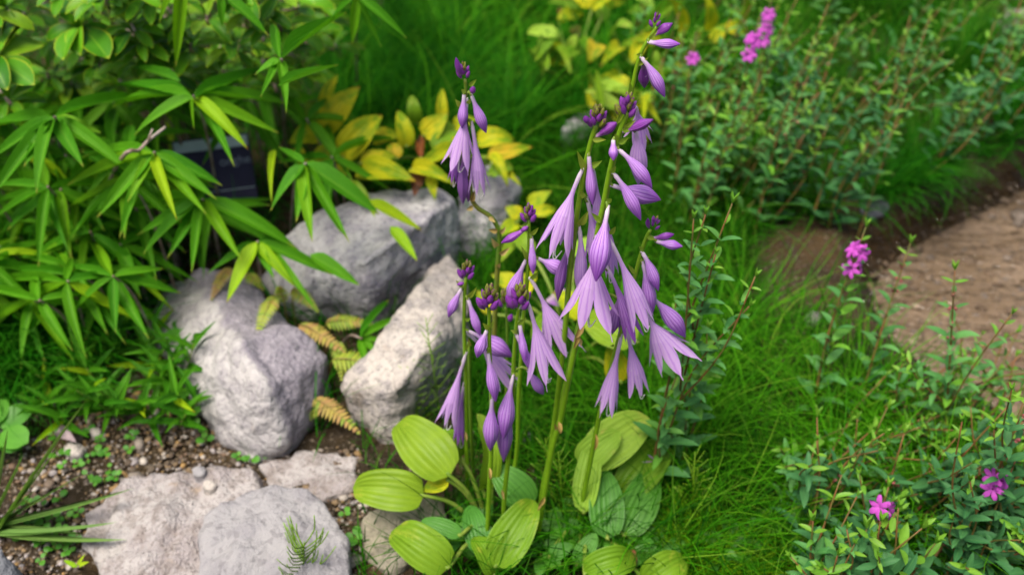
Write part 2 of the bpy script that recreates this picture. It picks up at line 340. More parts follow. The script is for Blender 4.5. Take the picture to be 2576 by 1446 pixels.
# ------------------------------------------------------------------ rocks
def rock(name, lumps, mat, label, cat='rock', group=None, voxel=.0045, amp=.0085, seed=0, depth=.05, smooth=1):
    bm = bmesh.new()
    allp = []
    for pts in lumps:
        P3 = [G(a, b_, z) for a, b_, z in pts]; c = sum(P3, Vector()) / len(P3)
        low = [Vector((c.x + (p.x - c.x) * .93, c.y + (p.y - c.y) * .93, -depth)) for p in P3]
        vs_ = [bm.verts.new(p) for p in P3 + low]; allp += P3
        r_ = bmesh.ops.convex_hull(bm, input=vs_)
        bmesh.ops.delete(bm, geom=[v for v in r_['geom_interior'] if isinstance(v, bmesh.types.BMVert)], context='VERTS')
    me = bpy.data.meshes.new('tmp'); bm.to_mesh(me); bm.free(); o = bpy.data.objects.new('tmp', me); col.objects.link(o)
    md = o.modifiers.new('r', 'REMESH'); md.mode = 'VOXEL'; md.voxel_size = voxel
    s = o.modifiers.new('s', 'SMOOTH'); s.iterations = smooth; s.factor = .5
    dg = bpy.context.evaluated_depsgraph_get(); m2 = bpy.data.meshes.new_from_object(o.evaluated_get(dg))
    bpy.data.objects.remove(o); bpy.data.meshes.remove(me)
    org = sum(allp, Vector()) / len(allp); org.z = 0
    n = len(m2.vertices); co = np.empty(n * 3, np.float32); m2.vertices.foreach_get('co', co); co = co.reshape(-1, 3)
    nr = np.empty(n * 3, np.float32); m2.vertices.foreach_get('normal', nr); nr = nr.reshape(-1, 3)
    so_ = Vector((seed * 3.1, seed * 1.7, seed))
    d = np.array([(noise.fractal(Vector(p) * 15 + so_, .9, 2.1, 5) * .75 + (abs(noise.noise(Vector(p) * 26 + so_)) - .25) * .9) * amp + noise.noise(Vector(p) * 60 + so_) * amp * .28 for p in co])
    co = co + nr * d[:, None] - np.array(org)[None]
    m2.vertices.foreach_set('co', co.astype(np.float32).ravel()); m2.polygons.foreach_set('use_smooth', [True] * len(m2.polygons)); m2.update()
    m2.materials.clear(); m2.materials.append(mat); m2.name = name
    o = ob(name, m2); o.location = org; tag(o, label, cat, group); return o
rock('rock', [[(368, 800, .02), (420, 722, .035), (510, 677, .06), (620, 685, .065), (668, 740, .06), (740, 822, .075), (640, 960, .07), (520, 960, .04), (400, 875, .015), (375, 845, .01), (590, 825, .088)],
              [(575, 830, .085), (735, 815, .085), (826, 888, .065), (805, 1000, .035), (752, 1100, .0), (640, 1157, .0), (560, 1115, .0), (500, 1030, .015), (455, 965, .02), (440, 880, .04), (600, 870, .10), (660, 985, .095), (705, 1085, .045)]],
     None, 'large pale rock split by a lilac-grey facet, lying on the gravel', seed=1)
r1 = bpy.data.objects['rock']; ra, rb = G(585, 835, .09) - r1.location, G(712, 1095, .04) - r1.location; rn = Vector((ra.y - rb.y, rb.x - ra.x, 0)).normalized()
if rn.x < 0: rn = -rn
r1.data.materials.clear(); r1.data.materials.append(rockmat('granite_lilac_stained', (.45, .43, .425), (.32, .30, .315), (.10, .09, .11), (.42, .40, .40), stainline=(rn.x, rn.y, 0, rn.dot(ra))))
rock('rock', [[(800, 532, .10), (955, 482, .11), (1110, 470, .12), (1150, 500, .11), (1160, 560, .07), (1095, 645, .02), (985, 758, .0), (860, 808, .0), (780, 795, .01), (690, 765, .02), (665, 700, .03), (700, 600, .08), (920, 660, .115), (1080, 545, .125), (860, 730, .06)]],
     M['rockB'], 'big grey rock with black specks under the drooping bamboo and yellow leaves', seed=2)
rock('rock', [[(1130, 630, .06), (1165, 690, .06), (1178, 800, .05), (1170, 905, .02), (1095, 1005, .0), (968, 1112, .0), (895, 1065, .01), (862, 975, .05), (955, 850, .10), (1060, 705, .09), (1090, 860, .11), (1000, 980, .09)]],
     M['rockC'], 'long cream and white rock behind the left flower stalks', seed=3)
rock('rock', [[(1170, 440, .10), (1250, 405, .10), (1312, 450, .08), (1300, 540, .02), (1240, 640, .0), (1150, 640, .0), (1140, 540, .06)]],
     M['rockB'], 'smaller grey rock behind the bent flower stalk', seed=4)
rock('rock', [[(208, 1300, .004), (300, 1225, .012), (450, 1180, .02), (600, 1165, .02), (650, 1200, .02), (640, 1270, .018), (540, 1340, .015), (500, 1480, .01), (280, 1480, .006), (212, 1380, .006), (400, 1300, .028)]],
     M['rockD'], 'low crumbly flat rock with ochre grains among the gravel', seed=5, amp=.013, depth=.03)
rock('rock', [[(512, 1300, .045), (560, 1262, .05), (650, 1222, .05), (780, 1220, .05), (832, 1272, .045), (872, 1350, .04), (885, 1500, .03), (480, 1500, .04), (700, 1350, .058)]],
     M['rockE'], 'smooth light grey slab with a rounded outline below the flat rock', seed=6, amp=.006)
rock('rock', [[(645, 1165, .006), (760, 1120, .01), (900, 1140, .012), (905, 1220, .012), (800, 1260, .010), (680, 1230, .006)]],
     M['rockD'], 'flat grey gravelly stone half buried between slab and large rock', seed=7, amp=.010, depth=.03)
rock('rock', [[(905, 1300, .03), (990, 1235, .04), (1110, 1245, .035), (1130, 1300, .02), (1050, 1390, .01), (985, 1450, .0), (915, 1400, .01)]],
     M['rockF'], 'dull brownish stone under the broad yellow-green leaves', seed=8, amp=.004)
rock('rock', [[(-80, 1380, .04), (0, 1372, .045), (45, 1420, .02), (60, 1500, .0), (-80, 1520, .02)]], M['rockG'], 'dark slate stone beside the round seedling leaves', seed=9, amp=.003)
rock('rock', [[(1405, 330, .05), (1440, 285, .06), (1520, 270, .06), (1560, 310, .04), (1530, 370, .0), (1420, 370, .0)]], M['rockB'], 'pale grey rock in the fine grass behind the flowers', seed=10)
rock('rock', [[(2490, 60, .0), (2530, 20, .06), (2640, 10, .08), (2680, 70, .05), (2560, 105, .0)]], M['rockC'], 'tan rock at the far edge of the stream', seed=11)
for k, (a, b_, r_, mt, lb) in enumerate([(525, 1218, 17, 'rockC', 'small yellowish pebble on the crumbly flat rock'), (500, 1182, 19, 'rockE', 'small white pebble on the crumbly flat rock'),
        (186, 1128, 26, 'rockC', 'beige pointed stone beside the dry curled leaf'), (240, 1085, 16, 'rockC', 'round cream pebble in the gravel'), (2045, 795, 20, 'rockC', 'beige stone on the muddy stream bank'),
        (1322, 1095, 26, 'rockE', 'pale stone among the flower stems'), (2200, 520, 34, 'rockG', 'dark stone at the water edge')]):
    p = G(a, b_, .01); s = r_ * p.y / F / .8; zz = .028 if k < 2 else max(tz(p.x, p.y), -.03) + .004
    rr = random.Random(k)
    rock('stone', [[(a + r_ * math.cos(q * .9) * (1 + .25 * rr.random()), b_ + r_ * .7 * math.sin(q * .9) * (1 + .25 * rr.random()), zz + (.3 + .5 * rr.random()) * s) for q in range(7)] + [(a, b_ - r_ * .3, zz + s * .9)]],
         M[mt], lb, 'stone', seed=20 + k, voxel=.0016, amp=.0008, depth=.01, smooth=3)

ROCKP = [[(368, 800), (420, 722), (510, 677), (640, 690), (690, 800), (826, 888), (805, 1000), (752, 1100), (640, 1157), (500, 1030), (378, 850)],
         [(800, 560), (955, 520), (1150, 540), (1095, 645), (985, 758), (860, 808), (690, 765), (665, 700)],
         [(1100, 700), (1178, 800), (1170, 905), (1095, 1005), (968, 1112), (870, 1030), (900, 930)],
         [(512, 1310), (650, 1240), (800, 1240), (872, 1350), (885, 1500), (480, 1500)], [(930, 1310), (1100, 1260), (985, 1430)],
         [(208, 1300), (300, 1225), (450, 1180), (650, 1180), (640, 1270), (500, 1480), (212, 1400)]]
BARE = [(-400, 930), (60, 945), (180, 985), (330, 830), (420, 830), (470, 960), (560, 1110), (640, 1160), (900, 1120), (930, 1240), (900, 1500), (880, 2200), (-900, 2200), (-900, 930)]

# gravel and stream-bed pebbles: uncountable grains
ico = bmesh.new(); bmesh.ops.create_icosphere(ico, subdivisions=1, radius=1.0)
IV = np.array([v.co[:] for v in ico.verts]); IF = np.array([[v.index for v in f.verts] for f in ico.faces]); ico.free()
ico = bmesh.new(); bmesh.ops.create_icosphere(ico, subdivisions=2, radius=1.0); ico.free()
def pebbles(name, pts, size, palette, label, sink=.2, flat=.7, lift=0.0):
    n = len(pts); s = size * np.exp(rng.normal(0, .45, n))
    sc3 = s[:, None] * np.stack([rng.uniform(.7, 1.3, n), rng.uniform(.7, 1.2, n), rng.uniform(.5, 1.0, n) * flat], 1)
    a = rng.uniform(0, 6.28, n); ca, sa = np.cos(a), np.sin(a)
    Lv = IV[None] * (1 + .18 * rng.standard_normal((n, len(IV), 1))) * sc3[:, None]
    x = Lv[..., 0] * ca[:, None] - Lv[..., 1] * sa[:, None]; y = Lv[..., 0] * sa[:, None] + Lv[..., 1] * ca[:, None]
    z0 = terr(pts[:, 0], pts[:, 1]) + sc3[:, 2] * (1 - sink * 2) + lift
    V = np.stack([x + pts[:, 0:1], y + pts[:, 1:2], Lv[..., 2] + z0[:, None]], -1).reshape(-1, 3)
    Fq = (IF[None] + (np.arange(n) * len(IV))[:, None, None]).reshape(-1, 3)
    pal = np.array(palette); t = pal[rng.integers(0, len(pal), n)] * rng.uniform(.7, 1.15, (n, 1))
    o = ob(name, bigmesh(name, V, Fq, M['gravel'], {'tint': np.repeat(np.clip(t, 0, 1), len(IV), 0)}, k=3)); tag(o, label, name, kind='stuff'); return o
def scatter(n, x0, x1, y0, y1): return np.stack([rng.uniform(x0, x1, n), rng.uniform(y0, y1, n)], 1)
pts = scatter(100000, -1.0, .05, .45, 1.35); px, py = proj_np(pts[:, 0], pts[:, 1], 0)
pts = pts[inpoly(px, py, BARE)][:26000]
PAL = [(.46, .41, .36), (.30, .25, .21), (.26, .17, .08), (.30, .18, .06), (.14, .10, .07), (.08, .06, .045), (.10, .075, .05), (.36, .32, .32), (.18, .11, .07), (.13, .09, .055), (.10, .07, .045), (.22, .15, .08)]
pebbles('gravel', pts, .0018, PAL, 'brown and white gravel scattered over the bare soil at left')
pts = scatter(36000, .40, 2.0, .3, 2.6); s_ = pts[:, 0] - np.interp(pts[:, 1], XS_Y, XS_X); pts = pts[(s_ > .085) & (s_ < 1.3)]
pebbles('stream_pebbles', pts, .0032, [(.26, .19, .13), (.29, .22, .17), (.22, .16, .115), (.34, .28, .23), (.26, .23, .22), (.17, .135, .11)], 'tan and brown pebbles on the stream bed under shallow water', flat=.5, lift=.009)

# ------------------------------------------------------------------ grasses: uncountable blades
def blades(name, base, L, wd, az, tilt, curl, mat, label, seg=5, cat='grass', z0=None, jit=.25):
    n = len(base); t = np.linspace(0, 1, seg + 1)
    th = tilt[:, None] + curl[:, None] * t[None] + 0; ds = L[:, None] / seg
    rr = np.concatenate([np.zeros((n, 1)), np.cumsum(np.sin(th[:, :-1]) * ds, 1)], 1); zz = np.concatenate([np.zeros((n, 1)), np.cumsum(np.cos(th[:, :-1]) * ds, 1)], 1)
    a2 = az[:, None] + jit * rng.standard_normal((n, 1)) * t[None] ** 1.5
    cx = base[:, 0:1] + rr * np.cos(a2); cy = base[:, 1:2] + rr * np.sin(a2)
    zb = terr(base[:, 0], base[:, 1]) if z0 is None else z0
    cz = zb[:, None] - .004 + zz; cz = np.maximum(cz, terr(cx, cy) + .001)
    wv = wd[:, None] * (1 - t[None] ** 2.2) * .5 + .00012
    ph = az + math.pi / 2 + rng.normal(0, .5, n); ox = np.cos(ph)[:, None] * wv; oy = np.sin(ph)[:, None] * wv
    V = np.stack([np.stack([cx - ox, cy - oy, cz], -1), np.stack([cx + ox, cy + oy, cz], -1)], 2)
    V = V.reshape(-1, 3); k = np.arange(n)[:, None] * (seg + 1) * 2 + np.arange(seg)[None] * 2
    Qd = np.stack([k, k + 1, k + 3, k + 2], -1).reshape(-1, 4)
    rd = np.repeat(rng.uniform(0, 1, n), (seg + 1) * 2); al = np.tile(np.repeat(t, 2), n)
    o = ob(name, bigmesh(name, V, Qd, mat, {'rnd': rd, 'along': al})); tag(o, label, cat, kind='stuff'); return o
def keep(pts, extra=None, stream=-.02, bare=True):
    px, py = proj_np(pts[:, 0], pts[:, 1], 0); m = np.ones(len(pts), bool)
    if bare: m &= ~inpoly(px, py, BARE)
    for rp in ROCKP: m &= ~inpoly(px, py, rp)
    m &= (pts[:, 0] - np.interp(pts[:, 1], XS_Y, XS_X)) < stream
    if extra is not None: m &= extra(px, py)
    return pts[m]
# lawn of fine grass over the right and the middle
pts = keep(scatter(84000, -.8, 1.5, .15, 2.7), lambda px, py: ((px > 880) | (py > 1560)) & ~((px > 1900) & (px < 2130) & (py > 570) & (py < 800) & (rng.uniform(0, 1, px.shape) < .9)) & ~((px > 930) & (px < 1680) & (py > 1120) & (py < 1560) & (rng.uniform(0, 1, px.shape) < .72)), stream=-.06)
n = len(pts); L = rng.uniform(.03, .11, n) * (1 + .4 * np.sin(pts[:, 0] * 11) * np.cos(pts[:, 1] * 9))
blades('fine_grass', pts, L, rng.uniform(.0008, .0022, n), rng.uniform(0, 6.28, n), rng.uniform(.05, .6, n), rng.uniform(.2, 1.8, n), M['grass'], 'fine bright green grass between the flower stalks and the stream')
pts = keep(scatter(24000, -.15, .55, .62, 1.45), lambda px, py: (px > 1180) & (px < 1880) & (py < 1180), stream=-.05); n = len(pts)
blades('fine_grass', pts, rng.uniform(.03, .10, n), rng.uniform(.0008, .0020, n), rng.uniform(0, 6.28, n), rng.uniform(.05, .7, n), rng.uniform(.2, 1.8, n), M['grass'], 'short dense grass carpet behind the hosta stems')
# under the bamboo and shrub
pts = keep(scatter(26000, -1.9, .0, .8, 2.9), lambda px, py: (px < 900))
n = len(pts); blades('fine_grass', pts, rng.uniform(.04, .13, n), rng.uniform(.001, .0025, n), rng.uniform(0, 6.28, n), rng.uniform(.1, .7, n), rng.uniform(.2, 1.6, n), M['sedge'], 'dark fine grass growing under the bamboo leaves')
# arching sedge tufts behind the yellow leaves
def tufts(cent, per, Lr, wr, spread, mat, label, name, tl=(.1, .9), cl=(.6, 2.0), biasaz=None):
    c = np.repeat(cent, per, 0); n = len(c); az = rng.uniform(0, 6.28, n) if biasaz is None else rng.normal(biasaz, 1.1, n)
    b_ = c + np.stack([np.cos(az), np.sin(az)], 1) * rng.uniform(0, spread, (n, 1))
    return blades(name, b_, rng.uniform(*Lr, n), rng.uniform(*wr, n), az, rng.uniform(*tl, n), rng.uniform(*cl, n), mat, label, seg=7, jit=.35)
pts = keep(scatter(420, -.45, .55, 1.32, 2.7), lambda px, py: (px > 820) & (px < 1560) & (py < 480))[:115]
tufts(pts, 150, (.10, .26), (.0007, .0018), .02, M['sedge'], 'long hair-fine arching sedge behind the yellow leaves', 'sedge', biasaz=.6)
pts = keep(scatter(260, -.45, .60, 1.25, 2.3), lambda px, py: (px > 840) & (px < 1640) & (py < 520))[:64]
tufts(pts, 20, (.16, .34), (.0016, .0030), .02, M['thread'], 'paler coarse arching blades among the fine sedge', 'coarse_grass', biasaz=.5)
pts = keep(scatter(260, .05, .75, .62, 1.6), lambda px, py: (px > 1500) & (py > 820), stream=-.12)[:90]
tufts(pts, 34, (.09, .20), (.0009, .0018), .03, M['thread'], 'long thread-like grass blades arching over the lawn by the hosta', 'thread_grass', tl=(.2, .9), cl=(.6, 1.8))
pts = keep(scatter(300, .30, 1.2, .9, 2.6), lambda px, py: (px > 1550), stream=-.16)[:42]
tufts(pts, 80, (.10, .24), (.0012, .003), .02, M['grass'], 'tall loose grass tufts leaning along the stream bank', 'tall_grass', biasaz=.7)
by_ = rng.uniform(1.27, 2.3, 48); bank = np.stack([np.interp(by_, XS_Y, XS_X) + rng.uniform(-.07, .015, 48), by_], 1)
tufts(bank, 60, (.07, .17), (.001, .0026), .02, M['sedge'], 'dark grass hanging over the stream bank edge', 'bank_grass', tl=(.1, .8), cl=(.6, 2.2), biasaz=-.2)
cent = np.array([[*G(a, b_)[:2]] for a, b_ in [(60, 830), (120, 880), (20, 900), (170, 860), (-60, 850), (80, 950), (-120, 940), (230, 800), (130, 800), (0, 800), (200, 900), (100, 900), (40, 960), (-40, 980)]])
tufts(cent, 190, (.08, .2), (.0009, .002), .03, M['sedge'], 'dark fine grass clump beside the gravel at left', 'sedge')
cent = np.array([[*G(a, b_)[:2]] for a, b_ in [(1400, 1290), (1450, 1330), (1380, 1380), (1330, 1300), (1490, 1390), (1430, 1430), (1250, 1420), (1150, 1420), (1130, 1370), (1600, 1420), (1680, 1380), (1740, 1440), (1820, 1380), (1900, 1450), (1780, 1280), (1880, 1250), (1960, 1320)]])
tufts(cent, 60, (.05, .16), (.0006, .0016), .03, M['grass'], 'thin tangled grass around the feet of the flower stalks', 'thin_grass', cl=(.3, 2.2))
cent = np.array([[*G(a, b_)[:2]] for a, b_ in [(1740, 1410), (1790, 1420), (1770, 1450), (1830, 1440), (1860, 1470), (1710, 1450)]])
tufts(cent, 420, (.03, .07), (.0008, .002), .05, M['moss'], 'bright yellow-green soft cushion of moss-like grass', 'moss')

# ------------------------------------------------------------------ leaf shapes
def leaf_mesh(name, mat, prof, nu=10, nv=4, fold=.25, droop=.5, twist=0.0, wave=0.0, ribs=0, seed=0, cup=0.0):
    rr = random.Random(seed); V = []; UV = []; x = z = 0.0; cen = []
    for i in range(nu + 1):
        u = i / nu; th = droop * (u - .5) * 1.6; cen.append((x, z, th)); x += math.cos(th) / nu; z -= math.sin(th) / nu
    for i in range(nu + 1):
        u = i / nu; cx, cz, th = cen[i]; hw = prof(u) * .5
        tw = twist * (u - .3); wv_ = wave * math.sin(u * 9 + seed) * u
        for j in range(nv + 1):
            s = j / nv * 2 - 1; y = s * hw; zz = abs(s) * hw * fold * 2 - cup * s * s * hw + wv_ * abs(s) * hw
            if ribs: zz += .016 * math.cos(s * math.pi * ribs) * hw
            y2 = y * math.cos(tw) - zz * math.sin(tw); z2 = y * math.sin(tw) + zz * math.cos(tw)
            V.append(Vector((cx + z2 * math.sin(th) * .35, y2, cz + z2 * .35 * math.cos(th)))); UV.append((u, j / nv))
    b0 = Vector((cen[0][0], 0, cen[0][1])); b1 = Vector((cen[-1][0], 0, cen[-1][1])); d = b1 - b0; Lc = d.length; an = math.atan2(d.z, d.x)
    Rm = Matrix.Rotation(an, 3, 'Y'); V = [(Rm @ (p - b0)) for p in V]; V = [Vector((p.x / Lc, p.y, p.z / Lc)) for p in V]
    Fc = []
    for i in range(nu):
        for j in range(nv): a = i * (nv + 1) + j; Fc.append((a, a + 1, a + nv + 2, a + nv + 1))
    return newmesh(name, V, Fc, mat, UV)
lance = lambda u: (1 - (1 - min(1, u / .22)) ** 2) * (1 - max(0, (u - .30) / .70) ** 1.7) + .012
ellip = lambda u: max(0.0, math.sin(math.pi * u ** .85)) ** .75 + .015
obov = lambda u: max(0.0, math.sin(math.pi * u ** 1.35)) ** .7 + .03
broad = lambda u: max(0.0, math.sin(math.pi * u ** .72)) ** .55 * (1 if u < .97 else .8) + .012
acum = lambda u: max(0.0, math.sin(math.pi * u ** .66)) ** .9 * (1 - .25 * u) * 1.05 + .012
strap = lambda u: (1 - u ** 3) * .95 + .02
roundl = lambda u: max(0.0, math.sin(math.pi * u)) ** .5 + .02
LM = {}
def fam(key, mat, prof, n=5, **kw):
    LM[key] = [leaf_mesh(key, M[mat], prof, seed=q, droop=kw.get('d0', .2) + (kw.get('d1', .9) - kw.get('d0', .2)) * q / max(1, n - 1),
               twist=(-1) ** q * kw.get('tw', .3) * (q % 3) / 2, fold=kw.get('fold', .25), wave=kw.get('wave', 0.0), ribs=kw.get('ribs', 0), nu=kw.get('nu', 10), nv=kw.get('nv', 4), cup=kw.get('cup', 0.0)) for q in range(n)]
fam('bamboo', 'bamboo', lance, d0=-.05, d1=.28, tw=.5, fold=.22); fam('bamboo_y', 'bamboo_yellow', lance, 3, d0=.0, d1=.4, fold=.22)
M['bamboo_low'] = leafmat('bamboo_leaf_low', (.045, .20, .008), (.10, .32, .012), veins=5, trans=.3, rough=.45, spec=.2, vstr=.1)
fam('bamboo_low', 'bamboo_low', lance, 4, d0=.0, d1=.5, fold=.25, nu=8)
fam('shrub', 'shrub', obov, d0=.2, d1=.9, fold=.16, nu=8); fam('hosta', 'hosta', broad, d0=.6, d1=1.5, fold=.22, wave=.42, ribs=5, nu=14, nv=20, tw=.25)
fam('hosta_dark', 'hosta_dark', broad, 2, d0=.3, d1=.6, fold=.15, ribs=5, nu=14, nv=20, tw=.1); fam('hosta_pale', 'hosta_pale', broad, 3, d0=.4, d1=.9, fold=.2, wave=.2, ribs=5, nu=14, nv=20)
fam('autumn', 'autumn', acum, d0=.2, d1=1.2, fold=.3, wave=.15, tw=.5, nv=6); fam('brown', 'brown', acum, 2, d0=.5, d1=1.2, fold=.5, wave=.3, tw=.6)
fam('loose_dark', 'loose_dark', ellip, 4, d0=.2, d1=.8, fold=.2, nu=6, nv=2); fam('loose', 'loose', ellip, d0=.2, d1=.8, fold=.2, nu=6, nv=2); fam('loose_top', 'loose_top', ellip, 3, d0=-.3, d1=.3, fold=.25, nu=5, nv=2)
fam('fern', 'fern', strap, 3, d0=.1, d1=.4, fold=.1, nu=4, nv=2, tw=0); fam('fern_rust', 'fern_rust', strap, 3, d0=.1, d1=.5, fold=.1, nu=4, nv=2, tw=0)
fam('weed', 'weed', roundl, 3, d0=.1, d1=.5, fold=.1, nu=6, nv=4); fam('weed_lance', 'weed', lance, 3, d0=.1, d1=.6, fold=.2, nu=7, nv=2)
fam('bract', 'bract', acum, 4, d0=-.3, d1=.3, fold=.22, nu=8, nv=4, tw=.2); fam('dry', 'dry', acum, 3, d0=-.6, d1=.8, fold=.6, nu=6, nv=3, tw=.6)
M['strap'] = leafmat('strap_blade', (.20, .38, .09), (.28, .46, .10), trans=.2, rough=.5, spec=.2)
fam('strap', 'strap', strap, 3, d0=-.2, d1=.2, fold=.3, nu=12, nv=2, tw=.2); LM['dead'] = [leaf_mesh('dead', M['deadleaf'], acum, fold=.5, droop=.5)]

def leaf(name, key, par, base, tip, width, up=(0, -.35, 1), var=None, nearv=None):
    x = tip - base; L = x.length
    if L < 1e-6: return None
    x = x / L; zv = Vector(up); zv = zv - x * zv.dot(x)
    if zv.length < .05: zv = Vector((0, -1, .2)); zv = zv - x * zv.dot(x)
    zv.normalize(); y = zv.cross(x)
    Mx = Matrix(((x.x * L, y.x * width, zv.x * L, base.x), (x.y * L, y.y * width, zv.y * L, base.y), (x.z * L, y.z * width, zv.z * L, base.z), (0, 0, 0, 1)))
    ms = LM[key]; me = ms[var % len(ms)] if var is not None else random.choice(ms)
    if par is not None: Mx = Matrix.Translation(-par.location) @ Mx
    return ob(name, me, par, Mx)
def tube(name, pts, r0, r1, mat, par=None, sides=7, org=None, sub=4, bumps=None):
    P_ = [Vector(p) for p in pts]; S = []
    if len(P_) > 2 and sub > 1:
        E = [P_[0] * 2 - P_[1]] + P_ + [P_[-1] * 2 - P_[-2]]
        for i in range(1, len(E) - 2):
            for k in range(sub):
                t = k / sub; a, b_, c, d = E[i - 1], E[i], E[i + 1], E[i + 2]
                S.append(.5 * ((2 * b_) + (c - a) * t + (2 * a - 5 * b_ + 4 * c - d) * t * t + (3 * b_ - a - 3 * c + d) * t ** 3))
        S.append(P_[-1])
    else: S = P_
    o_ = org if org is not None else (par.location if par is not None else Vector())
    V = []; UV = []; n = len(S)
    for i, p in enumerate(S):
        tg = (S[min(i + 1, n - 1)] - S[max(i - 1, 0)]).normalized(); ref = Vector((0, 1, 0)) if abs(tg.y) < .9 else Vector((1, 0, 0))
        a = tg.cross(ref).normalized(); b_ = tg.cross(a); u = i / (n - 1); r = r0 + (r1 - r0) * u
        if bumps and i % bumps == 0: r *= 1.35
        for k in range(sides):
            q = 2 * math.pi * k / sides; V.append(p - o_ + a * (r * math.cos(q)) + b_ * (r * math.sin(q))); UV.append((u, k / sides))
    Fc = [(i * sides + k, i * sides + (k + 1) % sides, (i + 1) * sides + (k + 1) % sides, (i + 1) * sides + k) for i in range(n - 1) for k in range(sides)]
    Fc += [tuple(reversed(range(sides))), tuple((n - 1) * sides + k for k in range(sides))]
    return ob(name, newmesh(name, V, Fc, mat, UV), par)

# ------------------------------------------------------------------ hosta flower stalks
def flower_surface(ax, us, nphi, rfun, hexk=.05, u0=0.0, u1=1.0, nu=14, phi0=0.0, phi1=2 * math.pi, phw=None):
    V = []; UV = []; closed = phw is None
    for i in range(nu + 1):
        u = u0 + (u1 - u0) * i / nu; p, a, b_ = ax(u); r = rfun(u)
        for k in range(nphi + (0 if closed else 1)):
            if closed: q = 2 * math.pi * k / nphi
            else: s = k / nphi * 2 - 1; q = phi0 + s * phw(u)
            rr = r * (1 + hexk * math.cos(6 * q) * min(1, u * 2))
            V.append(p + a * (rr * math.cos(q)) + b_ * (rr * math.sin(q))); UV.append((u, (q / (2 * math.pi)) % 1.0 if closed else q / (2 * math.pi)))
    Fc = []; m = nphi if closed else nphi + 1
    for i in range(nu):
        for k in range(nphi):
            k2 = (k + 1) % m if closed else k + 1; Fc.append((i * m + k, i * m + k2, (i + 1) * m + k2, (i + 1) * m + k))
    return V, Fc, UV
def flower(st, p0, p2, kind, wP, mat=None, bend=.08, seed=0, roll=0.0):
    """p0 attachment, p2 mouth/tip (world), wP greatest width in metres"""
    org = st.location; L = (p2 - p0).length; rr = random.Random(seed)
    out = (p2 - p0); out.z = 0; out = out.normalized() if out.length > 1e-4 else Vector((1, 0, 0))
    c1 = p0.lerp(p2, .38) + Vector((0, 0, bend * L)) + out * (bend * .7 * L)
    def axp(u): return p0 * (1 - u) ** 2 + c1 * (2 * u * (1 - u)) + p2 * u * u
    def ax(u):
        e = .02; uu = min(u, .98); tg = (axp(uu + e) - axp(max(uu - e, 0.0))).normalized(); ref = Vector((.2, .9, .3)); a = (ref - tg * ref.dot(tg)).normalized(); b_ = tg.cross(a)
        cr, sr = math.cos(roll), math.sin(roll); return axp(u) - org, a * cr + b_ * sr, b_ * cr - a * sr
    W = wP * .5; nk = min(.0017, W * .5)
    def ss(a, b_, u): t = min(1, max(0, (u - a) / (b_ - a))); return t * t * (3 - 2 * t)
    if kind in ('closed', 'wilt'):
        def rf(u):
            if u < .10: return nk * .75
            r = nk + (W - nk) * ss(.24, .68, u)
            if u > .68: r = W * (max(0.0, 1 - ((u - .68) / .325) ** 1.7)) + .0002
            return r
        m = M[mat or ('petal_bud' if kind == 'closed' else 'petal_wilt')]
        V, Fc, UV = flower_surface(ax, 1, 24, rf, .07 if kind == 'closed' else .16, nu=18)
        me = newmesh('flower', V, Fc, m, UV); return ob('flower', me, st)
    us = .62 if kind == 'open' else .72
    fl = W; tube_r = W * (.46 if kind == 'open' else .72)
    def rf(u):
        if u < .08: return nk * .75
        if u <= us: return nk + (tube_r - nk) * ss(.34, us + .18, u) / max(1e-6, ss(.34, us + .18, us)) if u < us else tube_r
        t = (u - us) / (1 - us); return tube_r + (fl - tube_r) * t
    m = M[mat or 'petal']
    V, Fc, UV = flower_surface(ax, us, 24, rf, .05, 0, us, 12)
    fo = ob('flower', newmesh('flower', V, Fc, m, UV), st)
    for k in range(6):
        dl = rr.uniform(-.02, .06); fk = rr.uniform(.75, 1.3); sh = .0 if k % 2 == 0 else -.0004
        def phw(u):
            t = (u - us) / (1 - us); return R(30.5) * max(0.015, (1 - t ** 1.7)) ** .85 * (1 + .12 * math.sin(math.pi * min(t, 1)))
        def rk(u):
            t = (u - us) / (1 - us); return rf(u) * (1 + (fk - 1) * t) + sh * t
        V, Fc, UV = flower_surface(ax, us, 6, rk, .05, us, 1.0 + dl, 8, phi0=k * math.pi / 3, phw=phw)
        ob('petal', newmesh('petal', V, Fc, m, UV), fo)
    p, a, b_ = ax(1.0); tg = (axp(1.0) - axp(.9)).normalized(); q = axp(.7); Wk = min(W, .010)
    for k in range(2 if kind == 'open' else 1):
        s1 = axp(1.0) + tg * L * .03 + a * Wk * rr.uniform(-.3, .3); s2 = s1 + tg * L * .06 + b_ * Wk * .25; s3 = s2 + b_ * Wk * .35 - tg * L * .04 + Vector((0, 0, .004))
        tube('style' if k == 0 else 'stamen', [q, s1, s2, s3], .00055, .00045, M['style'], fo, 5, org=org)
    return fo
def bud_mesh(mat):
    V = []; UV = []; nu, np_ = 8, 8
    for i in range(nu + 1):
        u = i / nu; r = .5 * max(.03, math.sin(math.pi * (u * .93 + .05)) ** .8) * (1 - .12 * u)
        for k in range(np_):
            q = 2 * math.pi * k / np_; rr = r * (1 + .05 * math.cos(3 * q)); V.append(Vector((u, rr * math.cos(q), rr * math.sin(q)))); UV.append((.25 + .75 * u, k / np_))
    Fc = [(i * np_ + k, i * np_ + (k + 1) % np_, (i + 1) * np_ + (k + 1) % np_, (i + 1) * np_ + k) for i in range(nu) for k in range(np_)] + [tuple(reversed(range(np_))), tuple(nu * np_ + k for k in range(np_))]
    return newmesh('bud', V, Fc, mat, UV)
LM['bud'] = [bud_mesh(M['petal_dark'])]; LM['bud_green'] = [bud_mesh(M['budgreen'])]
